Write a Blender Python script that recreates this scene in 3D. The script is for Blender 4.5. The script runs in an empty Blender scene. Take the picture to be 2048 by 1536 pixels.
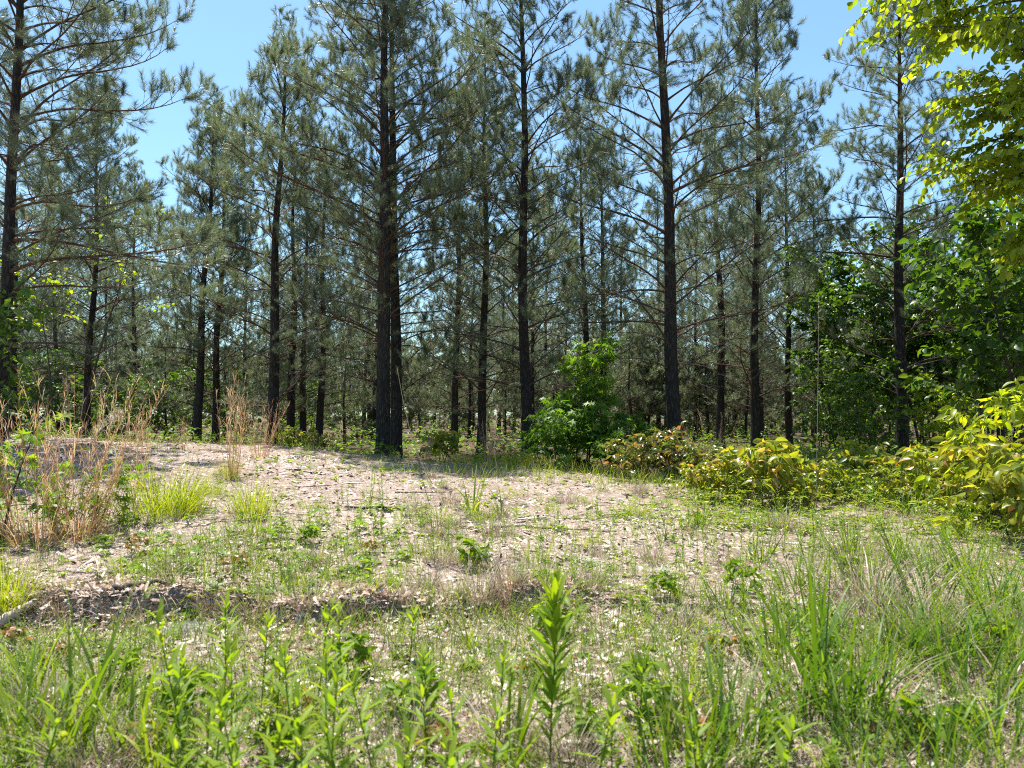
import bpy, math, random
import numpy as np
from mathutils import Matrix, Vector

# ------------------------------------------------------------------ camera, sky, sun, exposure
SC = bpy.context.scene
COL = SC.collection
R_ = math.radians
FPX = 1480.0                       # focal length in pixels of the 2048 px wide photograph
CAM_H, PITCH = 1.25, R_(2.3)

cam_data = bpy.data.cameras.new('camera')
cam_data.sensor_width = 36.0
cam_data.lens = 36.0 * FPX / 2048.0
cam_data.clip_end = 2000.0
cam_data.clip_start = 0.05
cam_data.dof.use_dof = True
cam_data.dof.focus_distance = 15.0
cam_data.dof.aperture_fstop = 3.4
cam = bpy.data.objects.new('camera', cam_data)
COL.objects.link(cam)
cam.location = (0, 0, CAM_H)
cam.rotation_euler = (math.pi / 2 + PITCH, 0, 0)
SC.camera = cam

SUN_EL, SUN_AZ = R_(71), R_(-28)   # azimuth measured from the view direction, negative = to the left
sdir = Vector((math.sin(SUN_AZ) * math.cos(SUN_EL), math.cos(SUN_AZ) * math.cos(SUN_EL), math.sin(SUN_EL)))
world = bpy.data.worlds.new('World')
SC.world = world
world.use_nodes = True
wn = world.node_tree
sky = wn.nodes.new('ShaderNodeTexSky')
sky.sky_type = 'NISHITA'
sky.sun_disc = False
sky.sun_elevation = SUN_EL
sky.sun_rotation = SUN_AZ
sky.air_density = 1.0
sky.dust_density = 0.6
sky.ozone_density = 0.0
bg = wn.nodes['Background']
bg.inputs['Strength'].default_value = 0.092
wb = wn.nodes.new('ShaderNodeMix'); wb.data_type = 'RGBA'; wb.blend_type = 'MULTIPLY'   # white balance of the sky, the same in every direction
wb.inputs[0].default_value = 1.0
wb.inputs[7].default_value = (0.78, 1.0, 1.04, 1)
wn.links.new(sky.outputs[0], wb.inputs[6])
wn.links.new(wb.outputs[2], bg.inputs['Color'])
sun_data = bpy.data.lights.new('sun', 'SUN')
sun_data.energy = 5.0
sun_data.angle = R_(0.53)
sun_data.color = (1.0, 0.95, 0.87)
sun = bpy.data.objects.new('sun', sun_data)
COL.objects.link(sun)
sun.rotation_euler = sdir.to_track_quat('Z', 'Y').to_euler()
SC.view_settings.view_transform = 'Standard'
SC.view_settings.look = 'None'
SC.view_settings.gamma = 1.0
SC.view_settings.exposure = 1.3
SC.cycles.use_denoising = False
SC.cycles.filter_width = 1.1
SC.cycles.max_bounces = 6
SC.cycles.diffuse_bounces = 4
SC.cycles.glossy_bounces = 2
SC.cycles.transmission_bounces = 3
SC.cycles.sample_clamp_indirect = 6.0

# ------------------------------------------------------------------ terrain function and pixel rays
def sstep(a, b, x):
    t = np.clip((x - a) / (b - a), 0, 1)
    return t * t * (3 - 2 * t)

_nr = np.random.default_rng(5)
_W = [(_nr.uniform(-1, 1, 2) * k, _nr.uniform(0, 6.28)) for k in (0.5, 0.7, 1.1, 1.6, 2.3, 3.4, 5.0, 7.0, 10.0, 14.0, 19.0)]

def wob(x, y, lo=0, hi=11):
    s = 0
    for i in range(lo, hi):
        (k, ph) = _W[i]
        s = s + np.sin(k[0] * x + k[1] * y + ph + 0.6 * np.sin(1.3 * k[1] * x - k[0] * y)) / (1.0 + 0.35 * (i - lo))
    return s / max(1, (hi - lo) * 0.45)

XC = np.array([-60, -12, -7.6, -4.0, -1.9, -0.4, 1.1, 2.5, 6.0, 60.])
ZC = np.array([0.85, 0.88, 0.86, 0.72, 0.53, 0.44, 0.35, 0.24, 0.20, 0.2])

def lip_y(x):
    return 4.62 + 0.16 * np.sin(1.1 * x + 0.6) + 0.10 * np.sin(2.7 * x + 1.0) + 0.05 * np.sin(6.1 * x) + 0.025 * np.sin(13.0 * x + 2)

BX = np.array([-30, -6, -4.0, -2.6, -2.1, -1.75, -1.5, -1.3, -0.95, -0.75, -0.45, -0.15, 0.05, 0.25, 0.5, 0.9, 30])
BH = np.array([0.12, 0.12, 0.13, 0.15, 0.16, 0.13, 0.035, 0.10, 0.12, 0.10, 0.015, 0.05, 0.10, 0.09, 0.02, 0.0, 0.0])
def bank_h(x):
    return 0.72 * np.interp(x + 0.05 * np.sin(9 * x) + 0.03 * np.sin(23 * x + 1), BX, BH)

def ground_z(x, y):
    x = np.asarray(x, float); y = np.asarray(y, float)
    crest = np.interp(x, XC, ZC)
    ly = lip_y(x)
    h_lip = bank_h(x)
    h_lip = h_lip + 0.05
    slope_w = 0.10 + 0.16 * sstep(-1.2, -2.4, x) * (0.6 + 0.4 * np.sin(5.3 * x)) + 0.05 * np.sin(3.7 * x)
    lip = h_lip * (0.45 * sstep(ly - slope_w, ly + 0.06, y) + 0.55 * sstep(ly - 0.03, ly + 0.045, y)) - 0.2 * bank_h(x) * np.exp(-((y - ly + 0.16) / 0.12) ** 2)
    rough = 0.12 * bank_h(x) * np.exp(-((y - ly) / 0.16) ** 2) * (np.sin(31 * x + 17 * y) + np.sin(47 * y - 23 * x + 1) + np.sin(61 * x + 2))
    up = sstep(4.4, 11.2, y)
    top = (crest - h_lip) * (0.75 * up + 0.25 * np.clip((y - 4.6) / 6.4, 0, 1))
    floor_z = 0.16 + 0.05 * np.sin(0.21 * x + 1) * np.cos(0.17 * y)
    down = sstep(11.6, 15.5, y)
    z = (lip + rough + top) * (1 - down) + floor_z * down
    amp = 0.024 + 0.034 * sstep(4.9, 7.5, y)
    z = z + amp * wob(x, y, 3, 9) + 0.006 * wob(x * 3.1 + 3, y * 3.1, 4, 11)
    return z

cp, sp = math.cos(PITCH), math.sin(PITCH)

def ray(px, py):
    vx = (np.asarray(px, float) - 1024) / FPX
    vy = (768 - np.asarray(py, float)) / FPX
    return vx, cp - vy * sp, sp + vy * cp

def at_depth(px, py, D):
    dx, dy, dz = ray(px, py)
    s = D / dy
    return np.array([dx * s, D, CAM_H + dz * s])

def on_ground(px, py):
    px = np.atleast_1d(np.asarray(px, float)); py = np.atleast_1d(np.asarray(py, float))
    dx, dy, dz = ray(px, py)
    s = np.full(px.shape, 1.2)
    hit = np.zeros(px.shape, bool)
    for _ in range(700):
        z = CAM_H + dz * s
        g = ground_z(dx * s, dy * s)
        hit |= z <= g
        s = np.where(hit, s, s + np.maximum(0.012, 0.35 * np.minimum(z - g, 0.3)))
        if hit.all(): break
    x, y = dx * s, dy * s
    P = np.stack([x, y, ground_z(x, y)], -1)
    return P

def by_top(px, py, h):
    """ground point of a thing of height h whose top shows at the pixel"""
    D = 3.0
    for _ in range(30):
        x = (px - 1024) / FPX * D
        g = float(ground_z(x, D))
        D = max(1.2, min(40, (CAM_H - g - h) / max(0.02, -(ray(px, py)[2] / ray(px, py)[1]))))
    x = (px - 1024) / FPX * D
    return np.array([x, D, float(ground_z(x, D))])

# ------------------------------------------------------------------ mesh helpers
def norm(v):
    return v / np.maximum(1e-9, np.linalg.norm(v, axis=-1, keepdims=True))

class Geo:
    def __init__(s):
        s.V, s.F, s.M, s.T, s.n = [], [], [], [], 0
    def add(s, v, f, mat=0, tint=0.5):
        v = np.asarray(v, float).reshape(-1, 3); f = np.asarray(f, int).reshape(-1, 3)
        s.V.append(v); s.F.append(f + s.n)
        s.M.append(np.full(len(f), mat, int))
        t = np.asarray(tint, float)
        s.T.append(np.full(len(v), float(t)) if t.ndim == 0 else t)
        s.n += len(v)
        return s
    def arrays(s):
        return np.concatenate(s.V), np.concatenate(s.F), np.concatenate(s.M), np.concatenate(s.T)
    def mesh(s, name, mats, smooth=False):
        V, F, M, T = s.arrays()
        me = bpy.data.meshes.new(name)
        me.vertices.add(len(V)); me.vertices.foreach_set('co', V.astype(np.float32).ravel())
        me.loops.add(len(F) * 3); me.loops.foreach_set('vertex_index', F.astype(np.int32).ravel())
        me.polygons.add(len(F)); me.polygons.foreach_set('loop_start', np.arange(0, len(F) * 3, 3, dtype=np.int32))
        for m in mats: me.materials.append(m)
        me.polygons.foreach_set('material_index', M.astype(np.int32))
        if smooth: me.polygons.foreach_set('use_smooth', np.ones(len(F), bool))
        a = me.attributes.new('tint', 'FLOAT', 'POINT'); a.data.foreach_set('value', T.astype(np.float32))
        me.update(calc_edges=True)
        return me

def tube(pts, rad, sides=5, cap=True):
    pts = np.asarray(pts, float); rad = np.asarray(rad, float); n = len(pts)
    d = norm(np.gradient(pts, axis=0))
    ref = np.array([0.31, 0.17, 0.93]) if abs(d[0, 2]) < 0.8 else np.array([0.93, 0.17, 0.31])
    u = norm(np.cross(d, ref)); w = np.cross(d, u)
    a = np.arange(sides) / sides * 2 * math.pi
    V = pts[:, None, :] + rad[:, None, None] * (np.cos(a)[None, :, None] * u[:, None, :] + np.sin(a)[None, :, None] * w[:, None, :])
    V = V.reshape(-1, 3)
    i = np.arange(n - 1)[:, None] * sides; j = np.arange(sides)[None, :]; k = (j + 1) % sides
    A, B, C, D = i + j, i + k, i + sides + k, i + sides + j
    F = np.concatenate([np.stack([A, B, C], -1).reshape(-1, 3), np.stack([A, C, D], -1).reshape(-1, 3)])
    if cap:
        V = np.vstack([V, pts[-1] + d[-1] * rad[-1]])
        e = (n - 1) * sides
        F = np.vstack([F, [[e + q, e + (q + 1) % sides, len(V) - 1] for q in range(sides)]])
    return V, F

def basis(d, nrm):
    """(N,3,3) matrices whose columns are direction, side, normal"""
    d = norm(d); s = norm(np.cross(nrm, d)); n = np.cross(d, s)
    return np.stack([d, s, n], -1)

def scatter(tv, tf, Rm, pos, scl):
    N, k = len(pos), len(tv)
    scl = np.asarray(scl, float)
    if scl.ndim == 0: scl = np.full(N, float(scl))
    tv = np.asarray(tv, float)
    if scl.ndim == 1: v = np.einsum('nij,kj->nki', Rm, tv) * scl[:, None, None]
    else: v = np.einsum('nij,nkj->nki', Rm, tv[None] * scl[:, None, :])
    v = v + pos[:, None, :]
    f = np.asarray(tf, int)[None] + (np.arange(N) * k)[:, None, None]
    return v.reshape(-1, 3), f.reshape(-1, 3)

def blades(base, az, L, w, lean, bend, nseg=4, twist=None, minw=0.0):
    N = len(base)
    t = np.linspace(0, 1, nseg + 1)
    th = lean[:, None] + bend[:, None] * (t[None, :-1] + 0.5 / nseg) ** 1.3
    dl = (L / nseg)[:, None]
    r = np.concatenate([np.zeros((N, 1)), np.cumsum(np.sin(th) * dl, 1)], 1)
    z = np.concatenate([np.zeros((N, 1)), np.cumsum(np.cos(th) * dl, 1)], 1)
    c = np.stack([r * np.cos(az)[:, None], r * np.sin(az)[:, None], z], -1) + base[:, None, :]
    sa = az + math.pi / 2 + (0 if twist is None else twist)
    side = np.stack([np.cos(sa), np.sin(sa), np.zeros(N)], -1)[:, None, :]
    wd = w[:, None] * np.maximum(minw, (0.55 + 0.9 * t - 1.45 * t ** 2))[None, :]
    Lf, Rt = c - side * wd[..., None] * 0.5, c + side * wd[..., None] * 0.5
    V = np.concatenate([np.stack([Lf[:, :-1], Rt[:, :-1]], 2).reshape(N, -1, 3), c[:, -1:, :]], 1)
    fs = []
    for q in range(nseg - 1):
        a = 2 * q
        fs += [[a, a + 1, a + 3], [a, a + 3, a + 2]]
    a = 2 * (nseg - 1)
    fs.append([a, a + 1, a + 2])
    k = 2 * nseg + 1
    F = np.asarray(fs)[None] + (np.arange(N) * k)[:, None, None]
    return V.reshape(-1, 3), F.reshape(-1, 3), k

def obj(name, me, parent=None, loc=None, kind=None):
    o = bpy.data.objects.new(name, me)
    COL.objects.link(o)
    if parent is not None: o.parent = parent
    if loc is not None: o.location = [float(q) for q in loc]
    if kind: o['kind'] = kind
    return o

def thing(name, label, cat, loc=(0, 0, 0), rotz=0.0, group=None, me=None):
    o = obj(name, me, None, loc)
    o.rotation_euler = (0, 0, rotz)
    o['label'] = label; o['category'] = cat
    if group: o['group'] = group
    return o

def copy_tree(root, loc, rotz, scale=1.0, label=None, group=None):
    r = root.copy(); COL.objects.link(r)
    r.location = [float(q) for q in loc]; r.rotation_euler = (0, 0, rotz)
    r.scale = (scale, scale, scale)
    if label: r['label'] = label
    if group: r['group'] = group
    for ch in list(root.children):
        c = ch.copy(); COL.objects.link(c); c.parent = r
        for g in list(ch.children):
            d = g.copy(); COL.objects.link(d); d.parent = c
    return r

# ------------------------------------------------------------------ materials
def new_mat(name):
    m = bpy.data.materials.new(name); m.use_nodes = True
    nt = m.node_tree
    return m, nt, nt.nodes['Principled BSDF'], nt.nodes['Material Output']

def ramp_node(nt, stops):
    r = nt.nodes.new('ShaderNodeValToRGB')
    e = r.color_ramp.elements
    while len(e) < len(stops): e.new(0.5)
    for q, (p, c) in zip(e, stops):
        q.position = p; q.color = (c[0], c[1], c[2], 1)
    return r

def leaf_mat(name, stops, trans=0.4, tmul=(1.5, 1.6, 0.6), rough=0.4, spec=0.5):
    m, nt, b, out = new_mat(name)
    at = nt.nodes.new('ShaderNodeAttribute'); at.attribute_name = 'tint'
    r = ramp_node(nt, stops)
    nt.links.new(at.outputs['Fac'], r.inputs['Fac'])
    nt.links.new(r.outputs['Color'], b.inputs['Base Color'])
    b.inputs['Roughness'].default_value = rough
    b.inputs['Specular IOR Level'].default_value = spec
    if trans > 0:
        mul = nt.nodes.new('ShaderNodeMix'); mul.data_type = 'RGBA'; mul.blend_type = 'MULTIPLY'
        mul.inputs[0].default_value = 1.0
        nt.links.new(r.outputs['Color'], mul.inputs[6]); mul.inputs[7].default_value = (*tmul, 1)
        mul.clamp_result = False
        tr = nt.nodes.new('ShaderNodeBsdfTranslucent')
        nt.links.new(mul.outputs[2], tr.inputs['Color'])
        mx = nt.nodes.new('ShaderNodeMixShader'); mx.inputs[0].default_value = trans
        nt.links.new(b.outputs[0], mx.inputs[1]); nt.links.new(tr.outputs[0], mx.inputs[2])
        nt.links.new(mx.outputs[0], out.inputs['Surface'])
    return m

def bark_mat(name, stops, scale=(26, 26, 5), bump=0.9, rough=0.9):
    m, nt, b, out = new_mat(name)
    tc = nt.nodes.new('ShaderNodeTexCoord'); mp = nt.nodes.new('ShaderNodeMapping')
    mp.inputs['Scale'].default_value = scale
    nt.links.new(tc.outputs['Object'], mp.inputs['Vector'])
    vo = nt.nodes.new('ShaderNodeTexVoronoi'); vo.feature = 'DISTANCE_TO_EDGE'; vo.inputs['Scale'].default_value = 1.0
    no = nt.nodes.new('ShaderNodeTexNoise'); no.inputs['Scale'].default_value = 1.4; no.inputs['Detail'].default_value = 6
    wv = nt.nodes.new('ShaderNodeVectorMath'); wv.operation = 'MULTIPLY_ADD'
    nt.links.new(mp.outputs[0], no.inputs['Vector'])
    nt.links.new(no.outputs['Color'], wv.inputs[0]); wv.inputs[1].default_value = (0.9, 0.9, 0.9)
    nt.links.new(mp.outputs[0], wv.inputs[2])
    nt.links.new(wv.outputs[0], vo.inputs['Vector'])
    mth = nt.nodes.new('ShaderNodeMath'); mth.operation = 'MULTIPLY'; mth.inputs[1].default_value = 2.2
    nt.links.new(vo.outputs['Distance'], mth.inputs[0])
    mix = nt.nodes.new('ShaderNodeMath'); mix.operation = 'MULTIPLY'
    nt.links.new(mth.outputs[0], mix.inputs[0]); nt.links.new(no.outputs['Fac'], mix.inputs[1])
    r = ramp_node(nt, stops)
    nt.links.new(mix.outputs[0], r.inputs['Fac'])
    nt.links.new(r.outputs['Color'], b.inputs['Base Color'])
    bp = nt.nodes.new('ShaderNodeBump'); bp.inputs['Strength'].default_value = bump; bp.inputs['Distance'].default_value = 0.02
    nt.links.new(mix.outputs[0], bp.inputs['Height']); nt.links.new(bp.outputs[0], b.inputs['Normal'])
    b.inputs['Roughness'].default_value = rough
    b.inputs['Specular IOR Level'].default_value = 0.2
    return m

M = {}
M['bark'] = bark_mat('pine_bark', [(0.0, (0.018, 0.015, 0.013)), (0.35, (0.060, 0.049, 0.043)), (0.8, (0.14, 0.118, 0.104))])
M['limb'] = bark_mat('pine_limb_bark', [(0.0, (0.06, 0.035, 0.022)), (0.5, (0.15, 0.088, 0.058)), (1.0, (0.26, 0.18, 0.13))], (40, 40, 40), 0.4)
M['dead'] = bark_mat('dead_limb_bark', [(0.0, (0.06, 0.047, 0.04)), (0.5, (0.14, 0.11, 0.095)), (1.0, (0.27, 0.23, 0.2))], (40, 40, 40), 0.4)
M['stem'] = bark_mat('hardwood_bark', [(0.0, (0.035, 0.03, 0.025)), (0.5, (0.10, 0.085, 0.07)), (1.0, (0.2, 0.18, 0.15))], (30, 30, 12), 0.5)
M['needle'] = leaf_mat('pine_needles', [(0.0, (0.085, 0.105, 0.060)), (0.5, (0.150, 0.178, 0.102)), (0.85, (0.22, 0.245, 0.155)), (1.0, (0.30, 0.25, 0.16))], 0.46, (1.22, 1.32, 0.92), 0.4, 0.8)
M['broad'] = leaf_mat('hardwood_leaves', [(0.0, (0.028, 0.066, 0.014)), (0.5, (0.06, 0.12, 0.02)), (1.0, (0.12, 0.175, 0.025))], 0.42, (1.9, 1.95, 0.4), 0.4, 0.35)
M['broad_lit'] = leaf_mat('sunlit_yellow_green_leaves', [(0.0, (0.11, 0.18, 0.016)), (0.5, (0.20, 0.26, 0.022)), (1.0, (0.30, 0.32, 0.03))], 0.55, (2.1, 2.0, 0.35), 0.38, 0.4)  # lit copy of the broad leaf colour, backlit glow put into the ramp
M['gum'] = leaf_mat('lobed_sapling_leaves', [(0.0, (0.05, 0.12, 0.018)), (0.5, (0.11, 0.20, 0.025)), (1.0, (0.23, 0.29, 0.03))], 0.45, (1.9, 1.9, 0.4), 0.45, 0.28)
M['shrub'] = leaf_mat('shrub_leaves', [(0.0, (0.10, 0.17, 0.02)), (0.45, (0.24, 0.27, 0.03)), (0.75, (0.38, 0.34, 0.045)), (0.9, (0.48, 0.29, 0.09)), (1.0, (0.40, 0.17, 0.11))], 0.5, (1.7, 1.6, 0.5), 0.36, 0.5)
M['red_shrub'] = leaf_mat('reddish_shrub_leaves', [(0.0, (0.05, 0.11, 0.018)), (0.5, (0.13, 0.18, 0.03)), (0.8, (0.28, 0.19, 0.06)), (1.0, (0.34, 0.15, 0.10))], 0.4, (1.7, 1.4, 0.7), 0.28, 0.6)
M['golden'] = leaf_mat('goldenrod_leaves', [(0.0, (0.07, 0.145, 0.018)), (0.5, (0.145, 0.23, 0.02)), (1.0, (0.26, 0.32, 0.025))], 0.5, (1.8, 1.75, 0.3), 0.5, 0.25)
M['grass'] = leaf_mat('green_grass', [(0.0, (0.06, 0.13, 0.016)), (0.5, (0.15, 0.225, 0.02)), (0.85, (0.26, 0.30, 0.035)), (1.0, (0.38, 0.33, 0.12))], 0.45, (1.7, 1.65, 0.35), 0.48, 0.28)
M['lime'] = leaf_mat('lime_grass', [(0.0, (0.15, 0.22, 0.015)), (0.5, (0.25, 0.31, 0.02)), (1.0, (0.36, 0.38, 0.04))], 0.45, (1.6, 1.55, 0.35), 0.5, 0.25)
M['straw'] = leaf_mat('dry_straw', [(0.0, (0.10, 0.07, 0.05)), (0.5, (0.28, 0.215, 0.155)), (1.0, (0.54, 0.46, 0.37))], 0.2, (1.2, 1.1, 0.9), 0.55, 0.4)
M['sedge'] = leaf_mat('broomsedge', [(0.0, (0.34, 0.185, 0.095)), (0.5, (0.60, 0.39, 0.22)), (1.0, (0.76, 0.60, 0.43))], 0.4, (1.3, 1.1, 0.8), 0.5, 0.4)
M['chip'] = leaf_mat('wood_chips', [(0.0, (0.09, 0.058, 0.046)), (0.4, (0.29, 0.215, 0.18)), (0.75, (0.47, 0.39, 0.345)), (1.0, (0.70, 0.64, 0.59))], 0.0, rough=0.75, spec=0.25)
M['bankchip'] = leaf_mat('bank_chips', [(0.0, (0.12, 0.07, 0.045)), (0.5, (0.32, 0.215, 0.15)), (1.0, (0.58, 0.46, 0.36))], 0.0, rough=0.8, spec=0.2)
M['pinestraw'] = leaf_mat('pine_straw', [(0.0, (0.15, 0.08, 0.05)), (0.5, (0.34, 0.21, 0.145)), (1.0, (0.52, 0.38, 0.29))], 0.1, (1.2, 1, 0.8), 0.6, 0.3)
M['redleaf'] = leaf_mat('rusty_dead_leaves', [(0.0, (0.16, 0.06, 0.035)), (0.5, (0.30, 0.12, 0.06)), (1.0, (0.42, 0.22, 0.10))], 0.3, (1.3, 0.9, 0.7), 0.45, 0.4)
M['duff'] = leaf_mat('forest_litter', [(0.0, (0.07, 0.045, 0.03)), (0.5, (0.17, 0.105, 0.07)), (1.0, (0.30, 0.21, 0.15))], 0.1, (1.2, 1, 0.8), 0.6, 0.3)

def ground_mat():
    m, nt, b, out = new_mat('ground_soil_and_chips')
    tc = nt.nodes.new('ShaderNodeTexCoord')
    n1 = nt.nodes.new('ShaderNodeTexNoise'); n1.inputs['Scale'].default_value = 38; n1.inputs['Detail'].default_value = 8; n1.inputs['Roughness'].default_value = 0.75
    n2 = nt.nodes.new('ShaderNodeTexNoise'); n2.inputs['Scale'].default_value = 0.9; n2.inputs['Detail'].default_value = 4
    vo = nt.nodes.new('ShaderNodeTexVoronoi'); vo.inputs['Scale'].default_value = 45; vo.inputs['Randomness'].default_value = 1
    mp = nt.nodes.new('ShaderNodeMapping'); mp.inputs['Scale'].default_value = (0.6, 1.4, 1)
    for n in (n1, n2): nt.links.new(tc.outputs['Object'], n.inputs['Vector'])
    nt.links.new(tc.outputs['Object'], mp.inputs['Vector']); nt.links.new(mp.outputs[0], vo.inputs['Vector'])
    r1 = ramp_node(nt, [(0.25, (0.13, 0.088, 0.072)), (0.5, (0.31, 0.24, 0.205)), (0.75, (0.54, 0.46, 0.415))])   # tan-pink wood chips
    add = nt.nodes.new('ShaderNodeMix'); add.data_type = 'FLOAT'; add.inputs[0].default_value = 0.45
    nt.links.new(n1.outputs['Fac'], add.inputs[2]); nt.links.new(vo.outputs['Color'], add.inputs[3])
    nt.links.new(add.outputs[0], r1.inputs['Fac'])
    r2 = ramp_node(nt, [(0.3, (0.05, 0.032, 0.022)), (0.55, (0.12, 0.078, 0.052)), (0.8, (0.22, 0.155, 0.11))])    # needle litter under the pines; also the darkened weedy ground
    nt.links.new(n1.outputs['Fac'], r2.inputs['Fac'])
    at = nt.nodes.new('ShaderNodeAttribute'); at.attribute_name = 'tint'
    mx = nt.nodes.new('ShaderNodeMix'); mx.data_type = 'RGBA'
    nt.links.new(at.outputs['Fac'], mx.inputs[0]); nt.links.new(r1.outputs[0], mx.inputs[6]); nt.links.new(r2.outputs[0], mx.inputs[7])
    mu = nt.nodes.new('ShaderNodeMix'); mu.data_type = 'RGBA'; mu.blend_type = 'MULTIPLY'; mu.inputs[0].default_value = 0.6
    r3 = ramp_node(nt, [(0.3, (0.62, 0.56, 0.5)), (0.65, (1.0, 1.0, 1.0))])
    nt.links.new(n2.outputs['Fac'], r3.inputs['Fac'])
    nt.links.new(mx.outputs[2], mu.inputs[6]); nt.links.new(r3.outputs[0], mu.inputs[7])
    nt.links.new(mu.outputs[2], b.inputs['Base Color'])
    bp = nt.nodes.new('ShaderNodeBump'); bp.inputs['Strength'].default_value = 0.8; bp.inputs['Distance'].default_value = 0.03
    nt.links.new(add.outputs[0], bp.inputs['Height']); nt.links.new(bp.outputs[0], b.inputs['Normal'])
    b.inputs['Roughness'].default_value = 0.95; b.inputs['Specular IOR Level'].default_value = 0.1
    return m
M['ground'] = ground_mat()

# ------------------------------------------------------------------ ground sheet
def axis_pts(segs):
    out = [segs[0][0]]
    for a, b, st in segs:
        n = max(1, int(round((b - a) / st)))
        out += list(a + (b - a) * (np.arange(1, n + 1) / n))
    return np.array(out)

gx = axis_pts([(-140, -60, 20), (-60, -16, 4), (-16, -5, 0.25), (-5, 5, 0.04), (5, 16, 0.25), (16, 60, 4), (60, 140, 20)])
gy = axis_pts([(-60, -4, 8), (-4, 1.5, 0.4), (1.5, 4.1, 0.06), (4.1, 5.3, 0.02), (5.3, 9, 0.06), (9, 17, 0.15), (17, 60, 1.2), (60, 220, 20)])
XX, YY = np.meshgrid(gx, gy)
ZZ = ground_z(XX, YY)
nx, ny = len(gx), len(gy)
ii = (np.arange(ny - 1)[:, None] * nx + np.arange(nx - 1)[None, :]).ravel()
gF = np.concatenate([np.stack([ii, ii + 1, ii + nx + 1], -1), np.stack([ii, ii + nx + 1, ii + nx], -1)])
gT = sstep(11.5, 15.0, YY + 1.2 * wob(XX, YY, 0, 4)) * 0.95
weedy = np.maximum(1 - sstep(4.2, 4.7, YY), sstep(1.0, 2.6, XX - 0.04 * YY))  # brown soil among weeds, darkened to stand in for shade between the stems
gT = np.clip(gT + (1 - gT) * 0.6 * weedy * sstep(-0.5, 0.5, wob(XX * 1.7, YY * 1.7, 2, 9)) + 1.4 * bank_h(XX) * np.exp(-((YY - lip_y(XX) + 0.03) / 0.12) ** 2), 0, 0.95)
gm = Geo().add(np.stack([XX, YY, ZZ], -1).reshape(-1, 3), gF, 0, gT.ravel()).mesh('ground', [M['ground']], True)
obj('ground', gm, kind='structure')

# ------------------------------------------------------------------ pine branches (a library whose meshes the trees share)
NEEDLE_V = np.array([[0, -0.5, 0], [0, 0.5, 0], [1, 0, 0]], float)
NEEDLE_F = np.array([[0, 1, 2]])
UPV = np.array([0, 0, 1.0])

def shoot_needles(rng, p, d, s, n, nl=0.135):
    """positions, directions, lengths of the needles of one bottle-brush shoot"""
    u = rng.uniform(-0.05, 1.0, n)
    a = np.radians(rng.uniform(14, 38, n) + 24 * (1 - u))
    ph = rng.uniform(0, 2 * math.pi, n)
    e1 = norm(np.cross(d, np.array([0.3, 0.9, 0.31]))); e2 = np.cross(d, e1)
    dirs = d * np.cos(a)[:, None] + (e1 * np.cos(ph)[:, None] + e2 * np.sin(ph)[:, None]) * np.sin(a)[:, None]
    dirs[:, 2] -= 0.08
    return p + d * (u * s)[:, None], norm(dirs), nl * rng.uniform(0.7, 1.15, n) * (1.0 - 0.15 * u)

def bend_path(rng, p, d, L, n, curve, wobble=0.06, up=0.0):
    """polyline that starts at p along d; 'curve' is a function of t giving a vertical deflection rate"""
    pts = [np.array(p, float)]
    d = norm(np.array(d, float))
    for q in range(n):
        t = (q + 0.5) / n
        d = norm(d + UPV * (curve(t) / n) + rng.normal(0, wobble, 3) * np.array([1, 1, 0.6]))
        pts.append(pts[-1] + d * L / n)
    return np.array(pts)

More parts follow.
